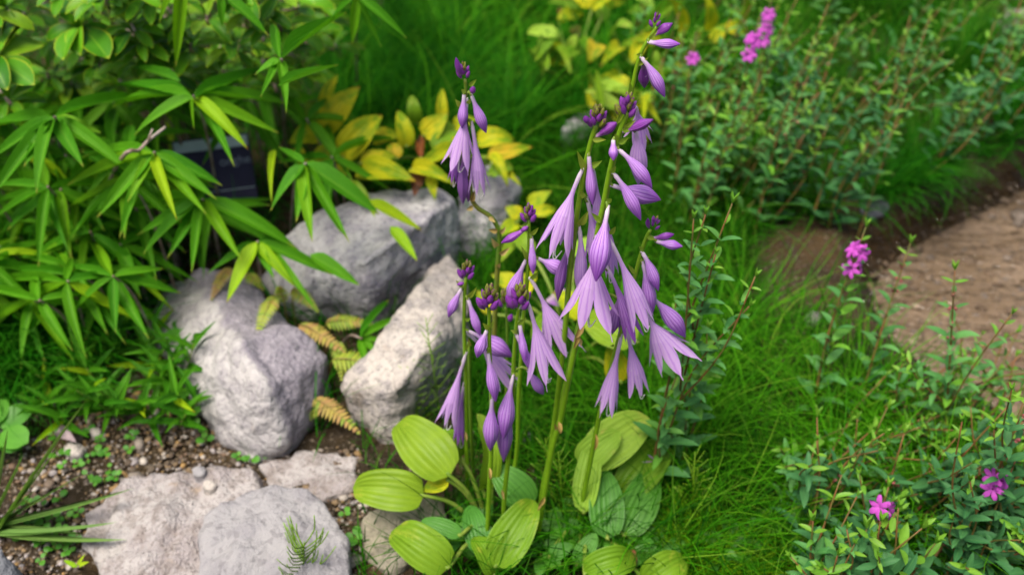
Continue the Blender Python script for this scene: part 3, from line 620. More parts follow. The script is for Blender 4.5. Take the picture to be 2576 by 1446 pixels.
def bud(st, base, tip, w, green=False):
    x = tip - base; L = x.length; x /= L; y = x.cross(Vector((.1, 1, .2))).normalized(); z = x.cross(y)
    Mx = Matrix(((x.x * L, y.x * w, z.x * w, base.x), (x.y * L, y.y * w, z.y * w, base.y), (x.z * L, y.z * w, z.z * w, base.z), (0, 0, 0, 1)))
    return ob('bud', LM['bud_green' if green else 'bud'][0], st, Matrix.Translation(-st.location) @ Mx)
def cluster(st, c0, c1, wid, n, green=.3, seed=0, blen=.62):
    """tight head of unopened buds from c0 (bottom) to c1 (top)"""
    rr = random.Random(seed); ax = c1 - c0; Lc = ax.length; t_ = ax / Lc; a = t_.cross(Vector((0, 1, 0))).normalized(); b_ = t_.cross(a)
    for k in range(n):
        f = (k + .5) / n; q = k * 2.4; rad = wid * .5 * (1 - .55 * f) * (.55 if k > n - 3 else 1)
        bp = c0 + ax * (f * .68) + (a * math.cos(q) + b_ * math.sin(q)) * rad * .45
        dr = (t_ * 1.0 + (a * math.cos(q) + b_ * math.sin(q)) * (.48 * (1 - f) + .10)).normalized(); bl_ = Lc * (blen * .82 - .22 * f) * rr.uniform(.9, 1.1)
        bud(st, bp, bp + dr * bl_, bl_ * rr.uniform(.40, .5), green=(f > 1 - green) or rr.random() < .12)
        if k % 3 == 0:
            o = leaf('bract', 'bract', st, bp - t_ * bl_ * .12, bp + dr * bl_ * .85 + (a * math.cos(q) + b_ * math.sin(q)) * bl_ * .15, bl_ * .34, up=-(a * math.cos(q) + b_ * math.sin(q)))
def stalk(label, Yv, line, r0, r1, mat='stem', flowers=(), heads=(), bracts=(), seed=0, spots=(), buds=(), lean=0.0):
    """line: surveyed points top to bottom; the stalk stands in the plane y = Yv and is carried on to the soil"""
    ys = lambda py: Yv + lean * (723 - py) / 1000.0
    pts = [A(a, b_, ys(b_)) for a, b_ in line]
    last = pts[-1]; g = tz(last.x, last.y)
    if last.z > g: pts.append(Vector((last.x + (last.x - pts[-2].x) * .3, last.y, g - .01)))
    base = Vector((pts[-1].x, pts[-1].y, tz(pts[-1].x, pts[-1].y)))
    st = thing('hosta_flower_stalk', label, 'flower stalk', base, 'purple flower stalks of the hosta clump')
    tube('stem', list(reversed(pts)), r0, r1, M[mat], st, 9)
    sc_ = lambda wp, p: wp / F * (p.y * CS - (p.z - H) * SN)
    for k, f in enumerate(flowers):
        (x0, y0, x1, y1, kind, wp), rest = f[:6], f[6:]; dy = rest[0] if rest else random.Random(seed * 31 + k).uniform(-.012, .012)
        mt = rest[1] if len(rest) > 1 else None; bn = rest[2] if len(rest) > 2 else .08
        p0 = A(x0, y0, ys(y0) + dy * .1); p2 = A(x1, y1, ys(y0) + dy)
        flower(st, p0, p2, kind, sc_(wp, p2), mt, bn, seed * 100 + k, roll=random.Random(seed + k).uniform(0, 1))
        # short arched pedicel into the stem and a green bract above it
        near = min(pts, key=lambda q: abs(q.z - p0.z)); i = pts.index(near); best = None
        for j in range(len(pts) - 1):
            for tt in range(11):
                q = pts[j].lerp(pts[j + 1], tt / 10)
                if best is None or (q - p0).length < (best - p0).length: best = q
        if (best - p0).length < .035:
            tube('pedicel', [best - Vector((0, 0, .002)), best.lerp(p0, .6) + Vector((0, 0, .0015)), p0 + (p2 - p0) * .06], .0011, .0015, M['style' if kind == 'open' else 'petiole'], st, 6)
    for x0, y0, x1, y1, wp in bracts:
        p0 = A(x0, y0, ys(y0) - .002); p1 = A(x1, y1, ys(y0) - .004); leaf('bract', 'bract', st, p0, p1, sc_(wp, p0), up=(.3, -1, .4))
    for x0, y0, x1, y1, wp in spots:
        p0 = A(x0, y0, ys(y0) - .002); p1 = A(x1, y1, ys(y0) - .006); leaf('bract', 'dry', st, p0, p1, sc_(wp, p0), up=(.2, -1, .3))
    for x0, y0, x1, y1, wp in buds:
        p0 = A(x0, y0, ys(y0) - .003); p1 = A(x1, y1, ys(y0) - .006); bud(st, p0, p1, sc_(wp, p0))
    for x0, y0, x1, y1, wp, n, gr in heads:
        p0 = A(x0, y0, ys(y0)); p1 = A(x1, y1, ys(y0)); cluster(st, p0, p1, sc_(wp, p0), n, gr, seed)
    return st
C, O, S_, W_ = 'closed', 'open', 'semi', 'wilt'
stalk('tallest flower stalk, leaning right, topped by a few upright dark buds', .70, [(1652, 68), (1640, 88), (1615, 128), (1600, 175), (1592, 215), (1572, 290), (1552, 370), (1530, 470), (1500, 620), (1470, 760), (1448, 850), (1420, 980), (1396, 1090), (1372, 1200)], .0027, .0014,
      flowers=[(1640, 90, 1692, 59, C, 22, 0, 'petal_dark', -.05), (1629, 105, 1711, 111, C, 23, -.01, None, -.06), (1610, 142, 1672, 245, C, 29, -.01), (1617, 158, 1621, 222, C, 28, .012, 'petal_dark'),
               (1598, 268, 1610, 352, O, 66, .03), (1597, 322, 1606, 465, C, 44, .015, 'petal', .1)],
      heads=[(1646, 72, 1655, 26, 26, 7, .1)], bracts=[(1603, 140, 1612, 132, 9), (1605, 165, 1632, 144, 10), (1632, 98, 1655, 76, 12), (1586, 240, 1586, 207, 13)], seed=1)
stalk('stout front flower stalk with a dense purple bud head and the big striped closed flower', .645, [(1578, 285), (1558, 335), (1545, 385), (1530, 450), (1518, 515), (1505, 575), (1490, 660), (1470, 770), (1455, 840), (1443, 890), (1425, 980), (1407, 1067), (1388, 1132), (1355, 1332), (1338, 1431)], .0030, .0019,
      flowers=[(1567, 331, 1643, 301, C, 25, -.008, 'petal_dark', -.08), (1543, 350, 1543, 404, C, 22, -.012, 'petal_bud', 0), (1552, 374, 1640, 473, C, 33, -.012), (1541, 434, 1612, 554, C, 33, -.012), (1533, 465, 1662, 503, C, 46, .006, None, .0),
               (1531, 516, 1499, 708, C, 52, -.03, None, .05), (1500, 590, 1481, 800, O, 128, -.008, None, .0), (1530, 597, 1618, 812, S_, 66, -.012, None, .05), (1524, 668, 1590, 845, S_, 52, .004, 'petal_bud', .05), (1560, 745, 1540, 840, C, 35, .012),
               (1512, 520, 1535, 690, S_, 44, .02, 'petal', .1)],
      heads=[(1574, 296, 1584, 228, 48, 14, .15)], bracts=[(1556, 362, 1582, 346, 16), (1553, 352, 1546, 336, 12), (1535, 437, 1550, 418, 16), (1534, 590, 1549, 570, 16), (1566, 330, 1598, 318, 13), (1570, 322, 1600, 300, 13), (1552, 312, 1566, 275, 12), (1538, 508, 1524, 500, 14), (1513, 560, 1487, 535, 14)],
      spots=[(1462, 815, 1447, 850, 16), (1455, 830, 1441, 880, 14), (1459, 850, 1462, 873, 10), (1405, 1060, 1410, 1090, 12), (1400, 1080, 1395, 1065, 8), (1370, 1245, 1352, 1285, 13)], seed=2)
stalk('flower stalk with a green-topped bud head and a wide pale bell at its left', .67, [(1500, 318), (1490, 345), (1476, 400), (1465, 460), (1455, 520), (1444, 600), (1432, 700), (1424, 800), (1416, 883), (1398, 1037), (1381, 1156), (1368, 1215), (1352, 1330)], .0029, .0020,
      flowers=[(1466, 424, 1396, 628, O, 96, -.014, None, .06), (1481, 386, 1491, 516, C, 26, -.012, None, .0), (1498, 345, 1553, 308, C, 26, -.005, 'petal_dark', -.05), (1490, 420, 1508, 590, S_, 40, .01, None, .05), (1476, 497, 1497, 660, S_, 46, .004, None, .05),
               (1457, 569, 1456, 745, C, 30, -.004, 'petal', .1), (1438, 612, 1403, 757, W_, 24, -.004, None, .12)],
      heads=[(1500, 322, 1506, 256, 50, 15, .5)], bracts=[(1470, 430, 1452, 380, 17), (1480, 421, 1515, 404, 18), (1455, 566, 1480, 530, 22), (1490, 352, 1525, 352, 14), (1470, 498, 1458, 480, 14)], buds=[(1478, 310, 1471, 292, 17)], seed=3)
stalk('right flower stalk leaning right with two slim side buds near its tip', .665, [(1636, 578), (1625, 600), (1612, 640), (1598, 691), (1582, 750), (1563, 828), (1548, 884), (1528, 960), (1510, 1035), (1497, 1099), (1471, 1232), (1461, 1282)], .0027, .0016,
      flowers=[(1640, 600, 1696, 589, C, 18, 0, 'petal_dark', -.03), (1648, 606, 1717, 620, C, 23, -.008, 'petal_bud', -.04), (1613, 631, 1656, 731, C, 28, -.012), (1615, 656, 1639, 794, C, 33, -.008, None, .05), (1628, 738, 1724, 848, C, 42, .0, None, .06),
               (1610, 765, 1692, 912, O, 112, -.008, None, .03), (1572, 815, 1608, 985, S_, 56, -.008, None, .02), (1565, 838, 1524, 1030, S_, 52, -.014, None, .02)],
      heads=[(1640, 578, 1655, 541, 38, 8, .1)], bracts=[(1616, 628, 1608, 620, 10), (1618, 655, 1634, 645, 11), (1597, 689, 1580, 665, 11), (1628, 596, 1650, 603, 11), (1545, 868, 1535, 870, 8)], spots=[(1498, 1090, 1494, 1130, 9)], buds=[(1630, 572, 1630, 549, 13)], seed=4)
stalk('slender flower stalk with a small neat bud head and one slim bud pointing left', .69, [(1331, 556), (1331, 600), (1328, 660), (1326, 711), (1317, 791), (1311, 900), (1305, 993), (1301, 1126), (1291, 1215), (1298, 1348), (1315, 1415)], .0026, .0014,
      flowers=[(1327, 572, 1261, 611, C, 20, -.008, 'petal_dark', -.05), (1337, 594, 1341, 690, C, 20, -.012, None, .0), (1325, 650, 1281, 768, C, 36, -.004, None, .05), (1349, 648, 1425, 684, C, 38, 0, None, .0), (1336, 702, 1415, 880, O, 92, -.014, None, .05)],
      heads=[(1331, 560, 1332, 508, 32, 12, .1)], bracts=[(1327, 654, 1310, 618, 12), (1335, 590, 1355, 572, 13), (1325, 572, 1306, 568, 12), (1334, 703, 1355, 684, 14)], spots=[(1290, 1180, 1296, 1210, 9)], buds=[(1328, 570, 1310, 582, 13)], seed=5)
stalk('short front flower stalk with a plump round bud head and two hanging buds low down', .645, [(1306, 775), (1302, 795), (1298, 830), (1292, 919), (1289, 1008), (1282, 1120), (1268, 1265), (1267, 1398)], .0026, .0016,
      flowers=[(1326, 755, 1374, 942, O, 86, -.006, None, .03), (1307, 812, 1321, 910, C, 20, -.014, None, .0), (1296, 836, 1340, 938, C, 22, -.008, None, .03), (1325, 925, 1367, 992, C, 27, 0, None, .0), (1292, 940, 1266, 1104, C, 40, -.016, None, .06), (1284, 985, 1267, 1160, C, 38, -.004, None, .06)],
      heads=[(1305, 778, 1311, 708, 52, 16, .45)], bracts=[(1303, 815, 1324, 798, 14), (1299, 835, 1284, 830, 11), (1298, 935, 1300, 950, 8), (1326, 756, 1330, 730, 9)], spots=[(1262, 1230, 1268, 1258, 8)], seed=6)
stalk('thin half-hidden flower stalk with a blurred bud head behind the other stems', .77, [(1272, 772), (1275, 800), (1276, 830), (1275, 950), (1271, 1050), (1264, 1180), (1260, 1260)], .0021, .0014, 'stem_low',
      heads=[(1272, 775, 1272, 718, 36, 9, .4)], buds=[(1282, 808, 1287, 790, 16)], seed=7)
stalk('flower stalk with a folded green bract below its lumpy bud head', .635, [(1230, 775), (1231, 800), (1231, 860), (1234, 930), (1236, 978), (1236, 1126), (1232, 1199), (1225, 1365), (1222, 1420)], .0026, .0015,
      flowers=[(1227, 827, 1200, 899, C, 28, -.006, None, .05), (1226, 880, 1247, 1010, C, 30, -.012, None, .0), (1238, 992, 1233, 1133, C, 38, -.006, None, .0)],
      heads=[(1229, 780, 1231, 708, 44, 14, .45)], bracts=[(1230, 828, 1214, 812, 13), (1232, 826, 1240, 806, 12)], spots=[(1231, 1175, 1233, 1205, 9)], buds=[(1217, 770, 1204, 757, 16)], seed=8)
stalk('leftmost short flower stalk with pale drooping half-closed bells in front of the cream rock', .70, [(1172, 700), (1169, 738), (1168, 780), (1168, 844), (1172, 948), (1173, 1096), (1175, 1180), (1178, 1250)], .0026, .0015,
      flowers=[(1163, 724, 1128, 798, C, 23, -.004, None, .05), (1176, 748, 1208, 845, C, 22, -.012, None, .0), (1173, 830, 1289, 897, C, 44, .0, None, .04), (1176, 838, 1280, 962, O, 74, .022, None, .05), (1174, 884, 1126, 1062, S_, 46, -.012, None, .03), (1168, 960, 1156, 1114, S_, 34, .002, 'petal_bud', .03)],
      heads=[(1172, 703, 1178, 650, 36, 12, .45)], bracts=[(1176, 748, 1199, 722, 14), (1170, 806, 1184, 800, 12), (1172, 880, 1182, 858, 9), (1164, 722, 1146, 705, 10), (1162, 930, 1158, 905, 8)], spots=[(1170, 1085, 1174, 1110, 8)], buds=[(1167, 712, 1149, 716, 11)], seed=9)
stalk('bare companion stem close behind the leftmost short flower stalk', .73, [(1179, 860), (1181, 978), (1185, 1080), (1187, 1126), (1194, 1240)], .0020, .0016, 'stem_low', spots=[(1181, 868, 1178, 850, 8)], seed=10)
stalk('brown-spotted flower stalk that bends sharply below its drooping pale bells', .78, [(1170, 200), (1172, 230), (1173, 280), (1175, 340), (1179, 420), (1184, 480), (1196, 518), (1237, 548), (1256, 591), (1253, 658), (1248, 738), (1244, 831), (1242, 950), (1240, 1080), (1236, 1180)], .0031, .0015, 'stem_spot',
      flowers=[(1168, 233, 1162, 324, C, 24, -.008, None, .0), (1184, 235, 1223, 335, C, 28, -.004, None, .0), (1175, 250, 1155, 416, O, 78, -.006, None, .0), (1186, 305, 1206, 482, S_, 46, -.006, None, .05), (1166, 370, 1165, 514, W_, 27, -.002, None, .0), (1160, 330, 1142, 456, S_, 28, .01, 'petal_bud', .03), (1178, 430, 1178, 508, W_, 17, 0, None, 0)],
      heads=[(1169, 200, 1167, 150, 34, 9, .35)], bracts=[(1180, 217, 1199, 200, 12), (1172, 235, 1160, 225, 12), (1158, 268, 1145, 250, 13), (1176, 262, 1183, 250, 11)],
      spots=[(1186, 508, 1194, 478, 13), (1190, 520, 1172, 528, 14), (1230, 545, 1246, 560, 12), (1256, 580, 1272, 570, 16), (1252, 582, 1228, 578, 14), (1250, 620, 1236, 598, 16), (1256, 638, 1284, 622, 14), (1250, 670, 1258, 662, 14)], buds=[(1188, 235, 1191, 218, 17), (1158, 190, 1147, 145, 17)], seed=11)

# ------------------------------------------------------------------ hosta leaf clumps
def hleaf(par, key, x0, y0, x1, y1, wp, z0, z1, up=(0, -.45, 1), pet=None, var=None):
    z0 += .018; z1 += .018; p0 = G(x0, y0, z0); p1 = G(x1, y1, z1); dep = p0.y * CS - (p0.z - H) * SN
    o = leaf('leaf', key, par, p0, p1, wp / F * dep, up, var)
    if pet is not None:
        e = pet; tube('leaf_stalk', [Vector((e[0], e[1], tz(e[0], e[1]) - .005)), Vector(e).lerp(p0, .55) + Vector((0, 0, .012)), p0, p0.lerp(p1, .06)], .0028, .0016, M['petiole'], par, 6)
    return o
cr = GT(1235, 1345)
hc = thing('hosta_plant', 'hosta leaf clump with broad ribbed yellow-green leaves at the feet of the flower stalks', 'plant', cr)
E = (cr.x, cr.y, 0)
for a in [('hosta', 1132, 1196, 1003, 1062, 128, .07, .085, (0, -.5, 1), 0), ('hosta', 1066, 1246, 888, 1226, 104, .05, .05, (0, -.6, 1), 1), ('autumn', 1130, 1208, 1062, 1236, 52, .06, .05, (0, -.3, 1), 1),
          ('hosta', 1160, 1150, 1098, 1085, 56, .06, .09, (.5, -.4, 1), 2), ('hosta', 1215, 1230, 1205, 1065, 60, .04, .10, (.5, -.6, .6), 2), ('hosta', 1130, 1425, 985, 1335, 104, .03, .04, (0, -.5, 1), 2),
          ('hosta_dark', 1160, 1345, 1060, 1308, 46, .035, .04, (0, -.4, 1), 0), ('hosta', 1245, 1425, 1345, 1258, 104, .02, .05, (0, -.5, 1), 0), ('hosta_dark', 1215, 1395, 1180, 1270, 66, .015, .03, (0, -.5, 1), 1),
          ('hosta_dark', 1335, 1275, 1240, 1175, 92, .03, .06, (0, -.4, 1), 1), ('hosta', 1245, 1445, 1190, 1350, 66, .01, .03, (.3, -.5, 1), 3), ('hosta_pale', 1240, 1100, 1200, 1040, 36, .06, .09, (0, -.5, 1), 0)]:
    hleaf(hc, *a[:8], up=a[8], pet=E, var=a[9])
cr2 = GT(1470, 1320)
hc2 = thing('hosta_plant', 'hosta leaf clump with pale leaves and one dark blue-green ribbed leaf beside the grass', 'plant', cr2)
for a in [('hosta_pale', 1468, 1290, 1500, 1095, 68, .03, .07, (-.3, -.6, 1), 0), ('hosta_pale', 1478, 1165, 1632, 1050, 116, .05, .07, (0, -.5, 1), 1), ('hosta_pale', 1460, 1170, 1560, 1085, 80, .05, .08, (0, -.5, 1), 2),
          ('hosta_dark', 1528, 1355, 1520, 1178, 90, .02, .05, (0, -.6, 1), 0), ('hosta_dark', 1570, 1345, 1640, 1185, 96, .015, .03, (.2, -.5, 1), 1), ('hosta', 1560, 1250, 1680, 1120, 100, .02, .035, (0, -.4, 1), 1),
          ('hosta', 1470, 1440, 1600, 1405, 80, .03, .03, (0, -.5, 1), 3), ('hosta', 1625, 1470, 1720, 1405, 90, .02, .03, (0, -.5, 1), 4), ('hosta_dark', 1450, 1420, 1500, 1340, 50, .01, .03, (0, -.5, 1), 0), ('hosta_dark', 1380, 1400, 1440, 1370, 40, .01, .02, (0, -.5, 1), 0)]:
    hleaf(hc2, *a[:8], up=a[8], pet=(cr2.x, cr2.y, 0), var=a[9])
o = leaf('withered_leaf', 'brown', None, G(1560, 1400, .03), G(1600, 1440, .03), .028, var=0); tag(o, 'single tan withered leaf lying among the low green leaves', 'leaf')
o = leaf('fallen_flower', 'dead', None, G(1590, 1155, .055), G(1655, 1160, .058), .012, var=0); o.data = o.data.copy(); o.data.materials[0] = M['petal']; tag(o, 'limp lilac fallen flower lying on a hosta leaf', 'flower')
# the leaf patch half hidden behind the stalks
cr3 = GT(1440, 900)
hc3 = thing('hosta_plant', 'yellow-green hosta leaves half hidden behind the middle flower stalks', 'plant', cr3)
for a in [('hosta', 1600, 860, 1475, 800, 110, .10, .10, (0, -.6, 1), 0), ('autumn', 1560, 960, 1530, 850, 70, .04, .09, (0, -.7, .8), 1), ('autumn', 1470, 800, 1390, 735, 66, .05, .06, (0, -.5, 1), 2), ('autumn', 1300, 720, 1235, 690, 50, .05, .06, (0, -.5, 1), 0),
          ('autumn', 1300, 760, 1350, 680, 50, .05, .07, (0, -.5, 1), 3), ('hosta', 1400, 800, 1340, 860, 60, .05, .05, (0, -.5, 1), 2), ('autumn', 1240, 790, 1200, 730, 46, .03, .05, (0, -.5, 1), 1), ('hosta', 1340, 640, 1290, 600, 44, .06, .06, (0, -.5, 1), 3), ('hosta_pale', 1440, 640, 1500, 600, 40, .05, .07, (0, -.5, 1), 0)]:
    hleaf(hc3, *a[:8], up=a[8], pet=(cr3.x, cr3.y, 0), var=a[9])
o = leaf('withered_flower', 'dead', None, G(1385, 745, .068), G(1435, 775, .066), .03, var=0); o.data = o.data.copy(); o.data.materials[0] = M['petal_wilt']; tag(o, 'dull purple withered flower resting on a yellow leaf behind the stalks', 'flower')

# ------------------------------------------------------------------ yellowing clumps
def clump(label, centre, rows, zc=.0):
    c = GT(*centre); t = thing('yellowing_plant', label, 'plant', c)
    for key, x0, y0, x1, y1, wp, z0, z1 in rows:
        hleaf(t, key, x0, y0, x1, y1, wp, z0, z1, up=(random.uniform(-.3, .3), -.7, 1), pet=(c.x, c.y, 0))
    return t
clump('low clump of yellow leaves with brown tips just above the grey rock', (880, 470),
      [('autumn', 818, 342, 905, 218, 76, .14, .19), ('autumn', 860, 400, 962, 290, 78, .13, .17), ('autumn', 818, 332, 726, 362, 66, .14, .13), ('autumn', 855, 385, 778, 405, 58, .13, .12), ('autumn', 812, 285, 850, 188, 34, .16, .20), ('autumn', 900, 430, 1048, 458, 76, .12, .13),
       ('autumn', 905, 412, 1000, 395, 50, .13, .13), ('autumn', 870, 410, 862, 455, 40, .12, .11), ('autumn', 935, 360, 1005, 345, 48, .13, .13), ('hosta', 790, 300, 790, 250, 40, .14, .16), ('autumn', 950, 420, 985, 380, 40, .12, .13), ('autumn', 770, 420, 740, 380, 36, .12, .12), ('hosta', 880, 460, 930, 520, 34, .12, .10)])
clump('clump of yellow and brown-blotched leaves between the grey rock and the bent stalk', (1110, 450),
      [('autumn', 1025, 370, 1000, 278, 46, .13, .17), ('autumn', 1065, 345, 1128, 285, 62, .14, .17), ('autumn', 1115, 310, 1113, 222, 30, .14, .18), ('hosta', 1050, 310, 1035, 240, 36, .13, .17), ('autumn', 1035, 425, 1146, 466, 46, .13, .13), ('brown', 1058, 430, 1042, 495, 40, .13, .11),
       ('autumn', 1085, 440, 1095, 505, 30, .13, .11), ('autumn', 1150, 370, 1040, 430, 44, .13, .13), ('brown', 1060, 400, 1062, 340, 24, .13, .14), ('autumn', 1200, 360, 1295, 355, 56, .13, .13), ('autumn', 1225, 400, 1340, 370, 50, .13, .13), ('autumn', 1225, 395, 1278, 472, 34, .13, .11),
       ('autumn', 1260, 420, 1312, 470, 22, .12, .11), ('autumn', 1140, 320, 1200, 300, 44, .13, .14), ('hosta', 1090, 380, 1150, 330, 50, .13, .13), ('autumn', 1000, 400, 985, 360, 40, .12, .13), ('autumn', 1180, 380, 1120, 360, 40, .13, .13), ('hosta', 1230, 440, 1290, 420, 34, .12, .12)])
clump('few yellow leaves beside the slender stalk in front of the grey rock', (1370, 560), [('autumn', 1300, 560, 1250, 600, 40, .07, .06), ('autumn', 1330, 520, 1388, 480, 44, .07, .09), ('autumn', 1345, 540, 1400, 525, 34, .07, .07), ('autumn', 1310, 545, 1270, 520, 40, .07, .08), ('hosta', 1300, 600, 1255, 660, 30, .05, .04)])
clump('blurred yellow leaves with dark spots in the grass at the back', (1510, 120), [('autumn', 1440, 40, 1400, 50, 40, .10, .10), ('autumn', 1490, 20, 1440, -20, 60, .12, .13), ('autumn', 1500, 110, 1480, 160, 50, .1, .08), ('brown', 1420, 20, 1410, 50, 30, .10, .08), ('autumn', 1560, 120, 1510, 170, 40, .1, .1), ('autumn', 1580, 220, 1530, 200, 44, .10, .10), ('autumn', 1540, 260, 1570, 340, 34, .08, .04), ('autumn', 1590, 160, 1610, 120, 36, .1, .1), ('brown', 1440, 70, 1460, 95, 26, .09, .08)])
clump('upright yellow-green leaves behind the tallest stalk at the back', (1720, 150), [('autumn', 1700, 105, 1680, -10, 60, .12, .22), ('autumn', 1760, 80, 1770, -20, 50, .12, .2), ('autumn', 1820, 70, 1880, 90, 40, .12, .10), ('autumn', 1640, 120, 1625, 60, 40, .10, .13), ('autumn', 1790, 110, 1830, 60, 40, .10, .12), ('brown', 1620, 60, 1600, 90, 34, .12, .10), ('hosta', 1840, 60, 1860, -20, 40, .12, .2)])

ry = random.Random(77)
for lb_, cx_, cy_, n_ in [('yellow-green leafy plant with drooping leaves behind the green-topped bud head', 1560, 300, 16), ('yellow-green leafy plant with pale tips in the sedge at the back', 1440, 130, 16), ('yellow-green leafy plant beside the upright yellow leaves at the back', 1600, 130, 14)]:
    rows_ = []
    for q in range(n_):
        a, b_ = cx_ + ry.uniform(-85, 85), cy_ + ry.uniform(-110, 60); an = ry.uniform(0, 6.28); l_ = ry.uniform(55, 95)
        rows_.append((ry.choice(['autumn', 'hosta', 'hosta', 'hosta_pale']), a, b_, a + l_ * math.cos(an), b_ + l_ * .8 * math.sin(an), ry.uniform(22, 36), ry.uniform(.06, .13), ry.uniform(.06, .13)))
    clump(lb_, (cx_, cy_ + 110), rows_)

# ------------------------------------------------------------------ dwarf bamboo
def shoot(label, node, z, tips, stem=None, w=44, group='dwarf bamboo shoots overhanging the rocks', drop=.06, key='bamboo', base=None, name='bamboo_shoot', hang=False):
    n0 = G(node[0], node[1], z); b0 = base if base is not None else Vector((n0.x - .05, n0.y + .10, 0)); b0.z = tz(b0.x, b0.y)
    t = thing(name, label, 'bamboo', b0, group)
    hz = max(n0.z - b0.z, 0); mid = b0.lerp(n0, .55) + Vector((0, .05 * hz, .12 * hz)); tube('stem', [b0, mid, n0 + Vector((0, .004, -.004)), n0], .0020, .0011, M['twig'], t, 6, sub=5)
    for k, tp in enumerate(tips):
        tx, ty = tp[0], tp[1]; kk = tp[2] if len(tp) > 2 and isinstance(tp[2], str) else key
        ww = tp[3] if len(tp) > 3 else w; bx, by = (tp[4], tp[5]) if len(tp) > 5 else node
        lp = math.hypot(tx - bx, ty - by); dz = drop * lp / 240 * (1.0 if ty > by else .55)
        p0 = G(bx, by, z - .002 * k); p1 = G(tx, ty, z - dz)
        if hang: p1 = A(tx, ty, p0.y - .015 + .01 * (k % 3))
        dep = p0.y * CS - (p0.z - H) * SN
        leaf('leaf', kk, t, p0, p1, .84 * ww / F * dep, up=(random.uniform(-.35, .35), -.4, 1))
    return t
Bm = 'bamboo'; By = 'bamboo_y'
shoot('bamboo shoot with a star of leaves around one node in front of the plant label', (486, 245), .33, [(672, 168), (724, 263), (702, 336), (624, 376, By, 40), (488, 326, Bm, 10), (336, 343), (282, 271), (270, 213), (322, 172, Bm, 34, 455, 206), (610, 205, Bm, 36), (590, 420, Bm, 36)], base=GT(560, 560))
shoot('bamboo shoot spreading seven leaves left of the twig', (135, 296), .32, [(346, 240), (-25, 400), (-30, 505), (92, 488), (210, 420), (354, 456), (-60, 330), (60, 420), (255, 335, Bm, 34)], base=GT(180, 560))
shoot('bamboo shoot on a pale grey twig with leaves hanging both ways', (386, 385), .285, [(168, 467), (243, 548), (320, 510, Bm, 34), (446, 555, By, 32), (545, 502), (560, 468), (206, 398, Bm, 40), (300, 600, Bm, 36), (520, 540, Bm, 36)], base=GT(420, 640))
shoot('bamboo shoot with straight narrow leaves pointing down at the large pale rock', (508, 502), .22, [(345, 592), (360, 640), (482, 687, Bm, 32), (610, 657, Bm, 36), (750, 628, Bm, 50), (230, 530, Bm, 36), (420, 650, Bm, 34), (700, 590, Bm, 40)], base=GT(560, 680))
shoot('bamboo shoot on a brown twig draping long leaves over the grey rock', (766, 412), .25, [(680, 532), (786, 610, Bm, 40), (880, 612, Bm, 34), (955, 540, Bm, 62), (684, 512, By, 22, 692, 378), (745, 560, Bm, 40), (840, 440, Bm, 30), (860, 590, Bm, 30), (700, 370, Bm, 26)], base=GT(730, 600))
shoot('bamboo shoot hanging yellow-green leaves between the two big rocks', (646, 608), .17, [(570, 762, By, 48), (742, 722, By, 34), (838, 692, Bm, 40), (760, 640, Bm, 50), (690, 700, Bm, 30), (905, 718, Bm, 44, 780, 640), (800, 790, Bm, 30), (520, 690, Bm, 30)], base=GT(660, 760))
shoot('bamboo shoot with yellow brown-tipped leaves trailing on the grey rock', (925, 505), .17, [(1062, 580, By, 40), (944, 548, By, 18), (1050, 657, By, 40, 982, 570), (1000, 540, By, 24)], base=GT(860, 560))
shoot('small bamboo sprig with five thin leaves standing between rocks', (906, 850), .075, [(980, 754, Bm, 26), (1016, 797, Bm, 26), (1024, 880, Bm, 18), (986, 922, Bm, 20), (932, 948, Bm, 24)], w=24, base=GT(850, 880), drop=.04)
shoot('bamboo shoot with two long leaves hanging in front of the shrub', (460, -60), .45, [(442, 168, Bm, 40), (484, 62, Bm, 22), (400, 60, Bm, 30), (380, -140), (560, -120)], base=GT(430, 300), hang=True)
shoot('bamboo shoot sending one slanting leaf over the glossy shrub', (560, -12), .44, [(676, 92, Bm, 36), (560, 70, Bm, 26), (640, -80), (480, -90)], base=GT(600, 300), hang=True)
shoot('bamboo shoot with bright leaf pointing up beside the fine sedge', (706, 150), .40, [(872, 32, Bm, 44), (852, 164, Bm, 30, 700, 218), (690, 60, Bm, 30), (720, 285, Bm, 30), (640, 190, Bm, 34), (655, 245, Bm, 24)], base=GT(720, 420))
shoot('bamboo shoot with two leaves dipping towards the sedge', (896, -10), .42, [(1024, 98, Bm, 30), (886, 112, Bm, 30), (820, 70, Bm, 26), (960, 120, Bm, 22), (940, -90)], base=GT(900, 260), hang=True)
def lowtuft(label, c, n, h, spread, seed, ll=.062, wr=.15):
    rr = random.Random(seed); base = GT(*c); t = thing('bamboo_tuft', label, 'bamboo', base, 'low bamboo tufts on the gravel')
    for q in range(n):
        an = rr.uniform(0, 6.28); b0 = base + Vector((math.cos(an), math.sin(an), 0)) * spread * rr.uniform(.1, 1); b0.z = tz(b0.x, b0.y) - .003
        hh = h * rr.uniform(.6, 1.1); ld = Vector((math.cos(an) * .45 + .1, math.sin(an) * .4 - .25, 1)).normalized(); tp = b0 + ld * hh; tube('stem', [b0, b0.lerp(tp, .5), tp], .0012, .0007, M['petiole'], t, 5, sub=2)
        m = rr.randint(6, 9); k0 = rr.uniform(0, 6.28)
        for k in range(m):
            u = .25 + .75 * k / (m - 1); p0 = b0.lerp(tp, u); a2 = k0 + k * 2.5; d = Vector((math.cos(a2), math.sin(a2) - .2, rr.uniform(.1, .6) + .6 * u ** 3)).normalized(); L = ll * rr.uniform(.75, 1.15) * (1 - .25 * u)
            leaf('leaf', 'bamboo_y' if rr.random() < .05 else 'bamboo_low', t, p0, p0 + d * L, L * wr * rr.uniform(.9, 1.2), up=(-d.x * .4, -.4, 1))
    return t
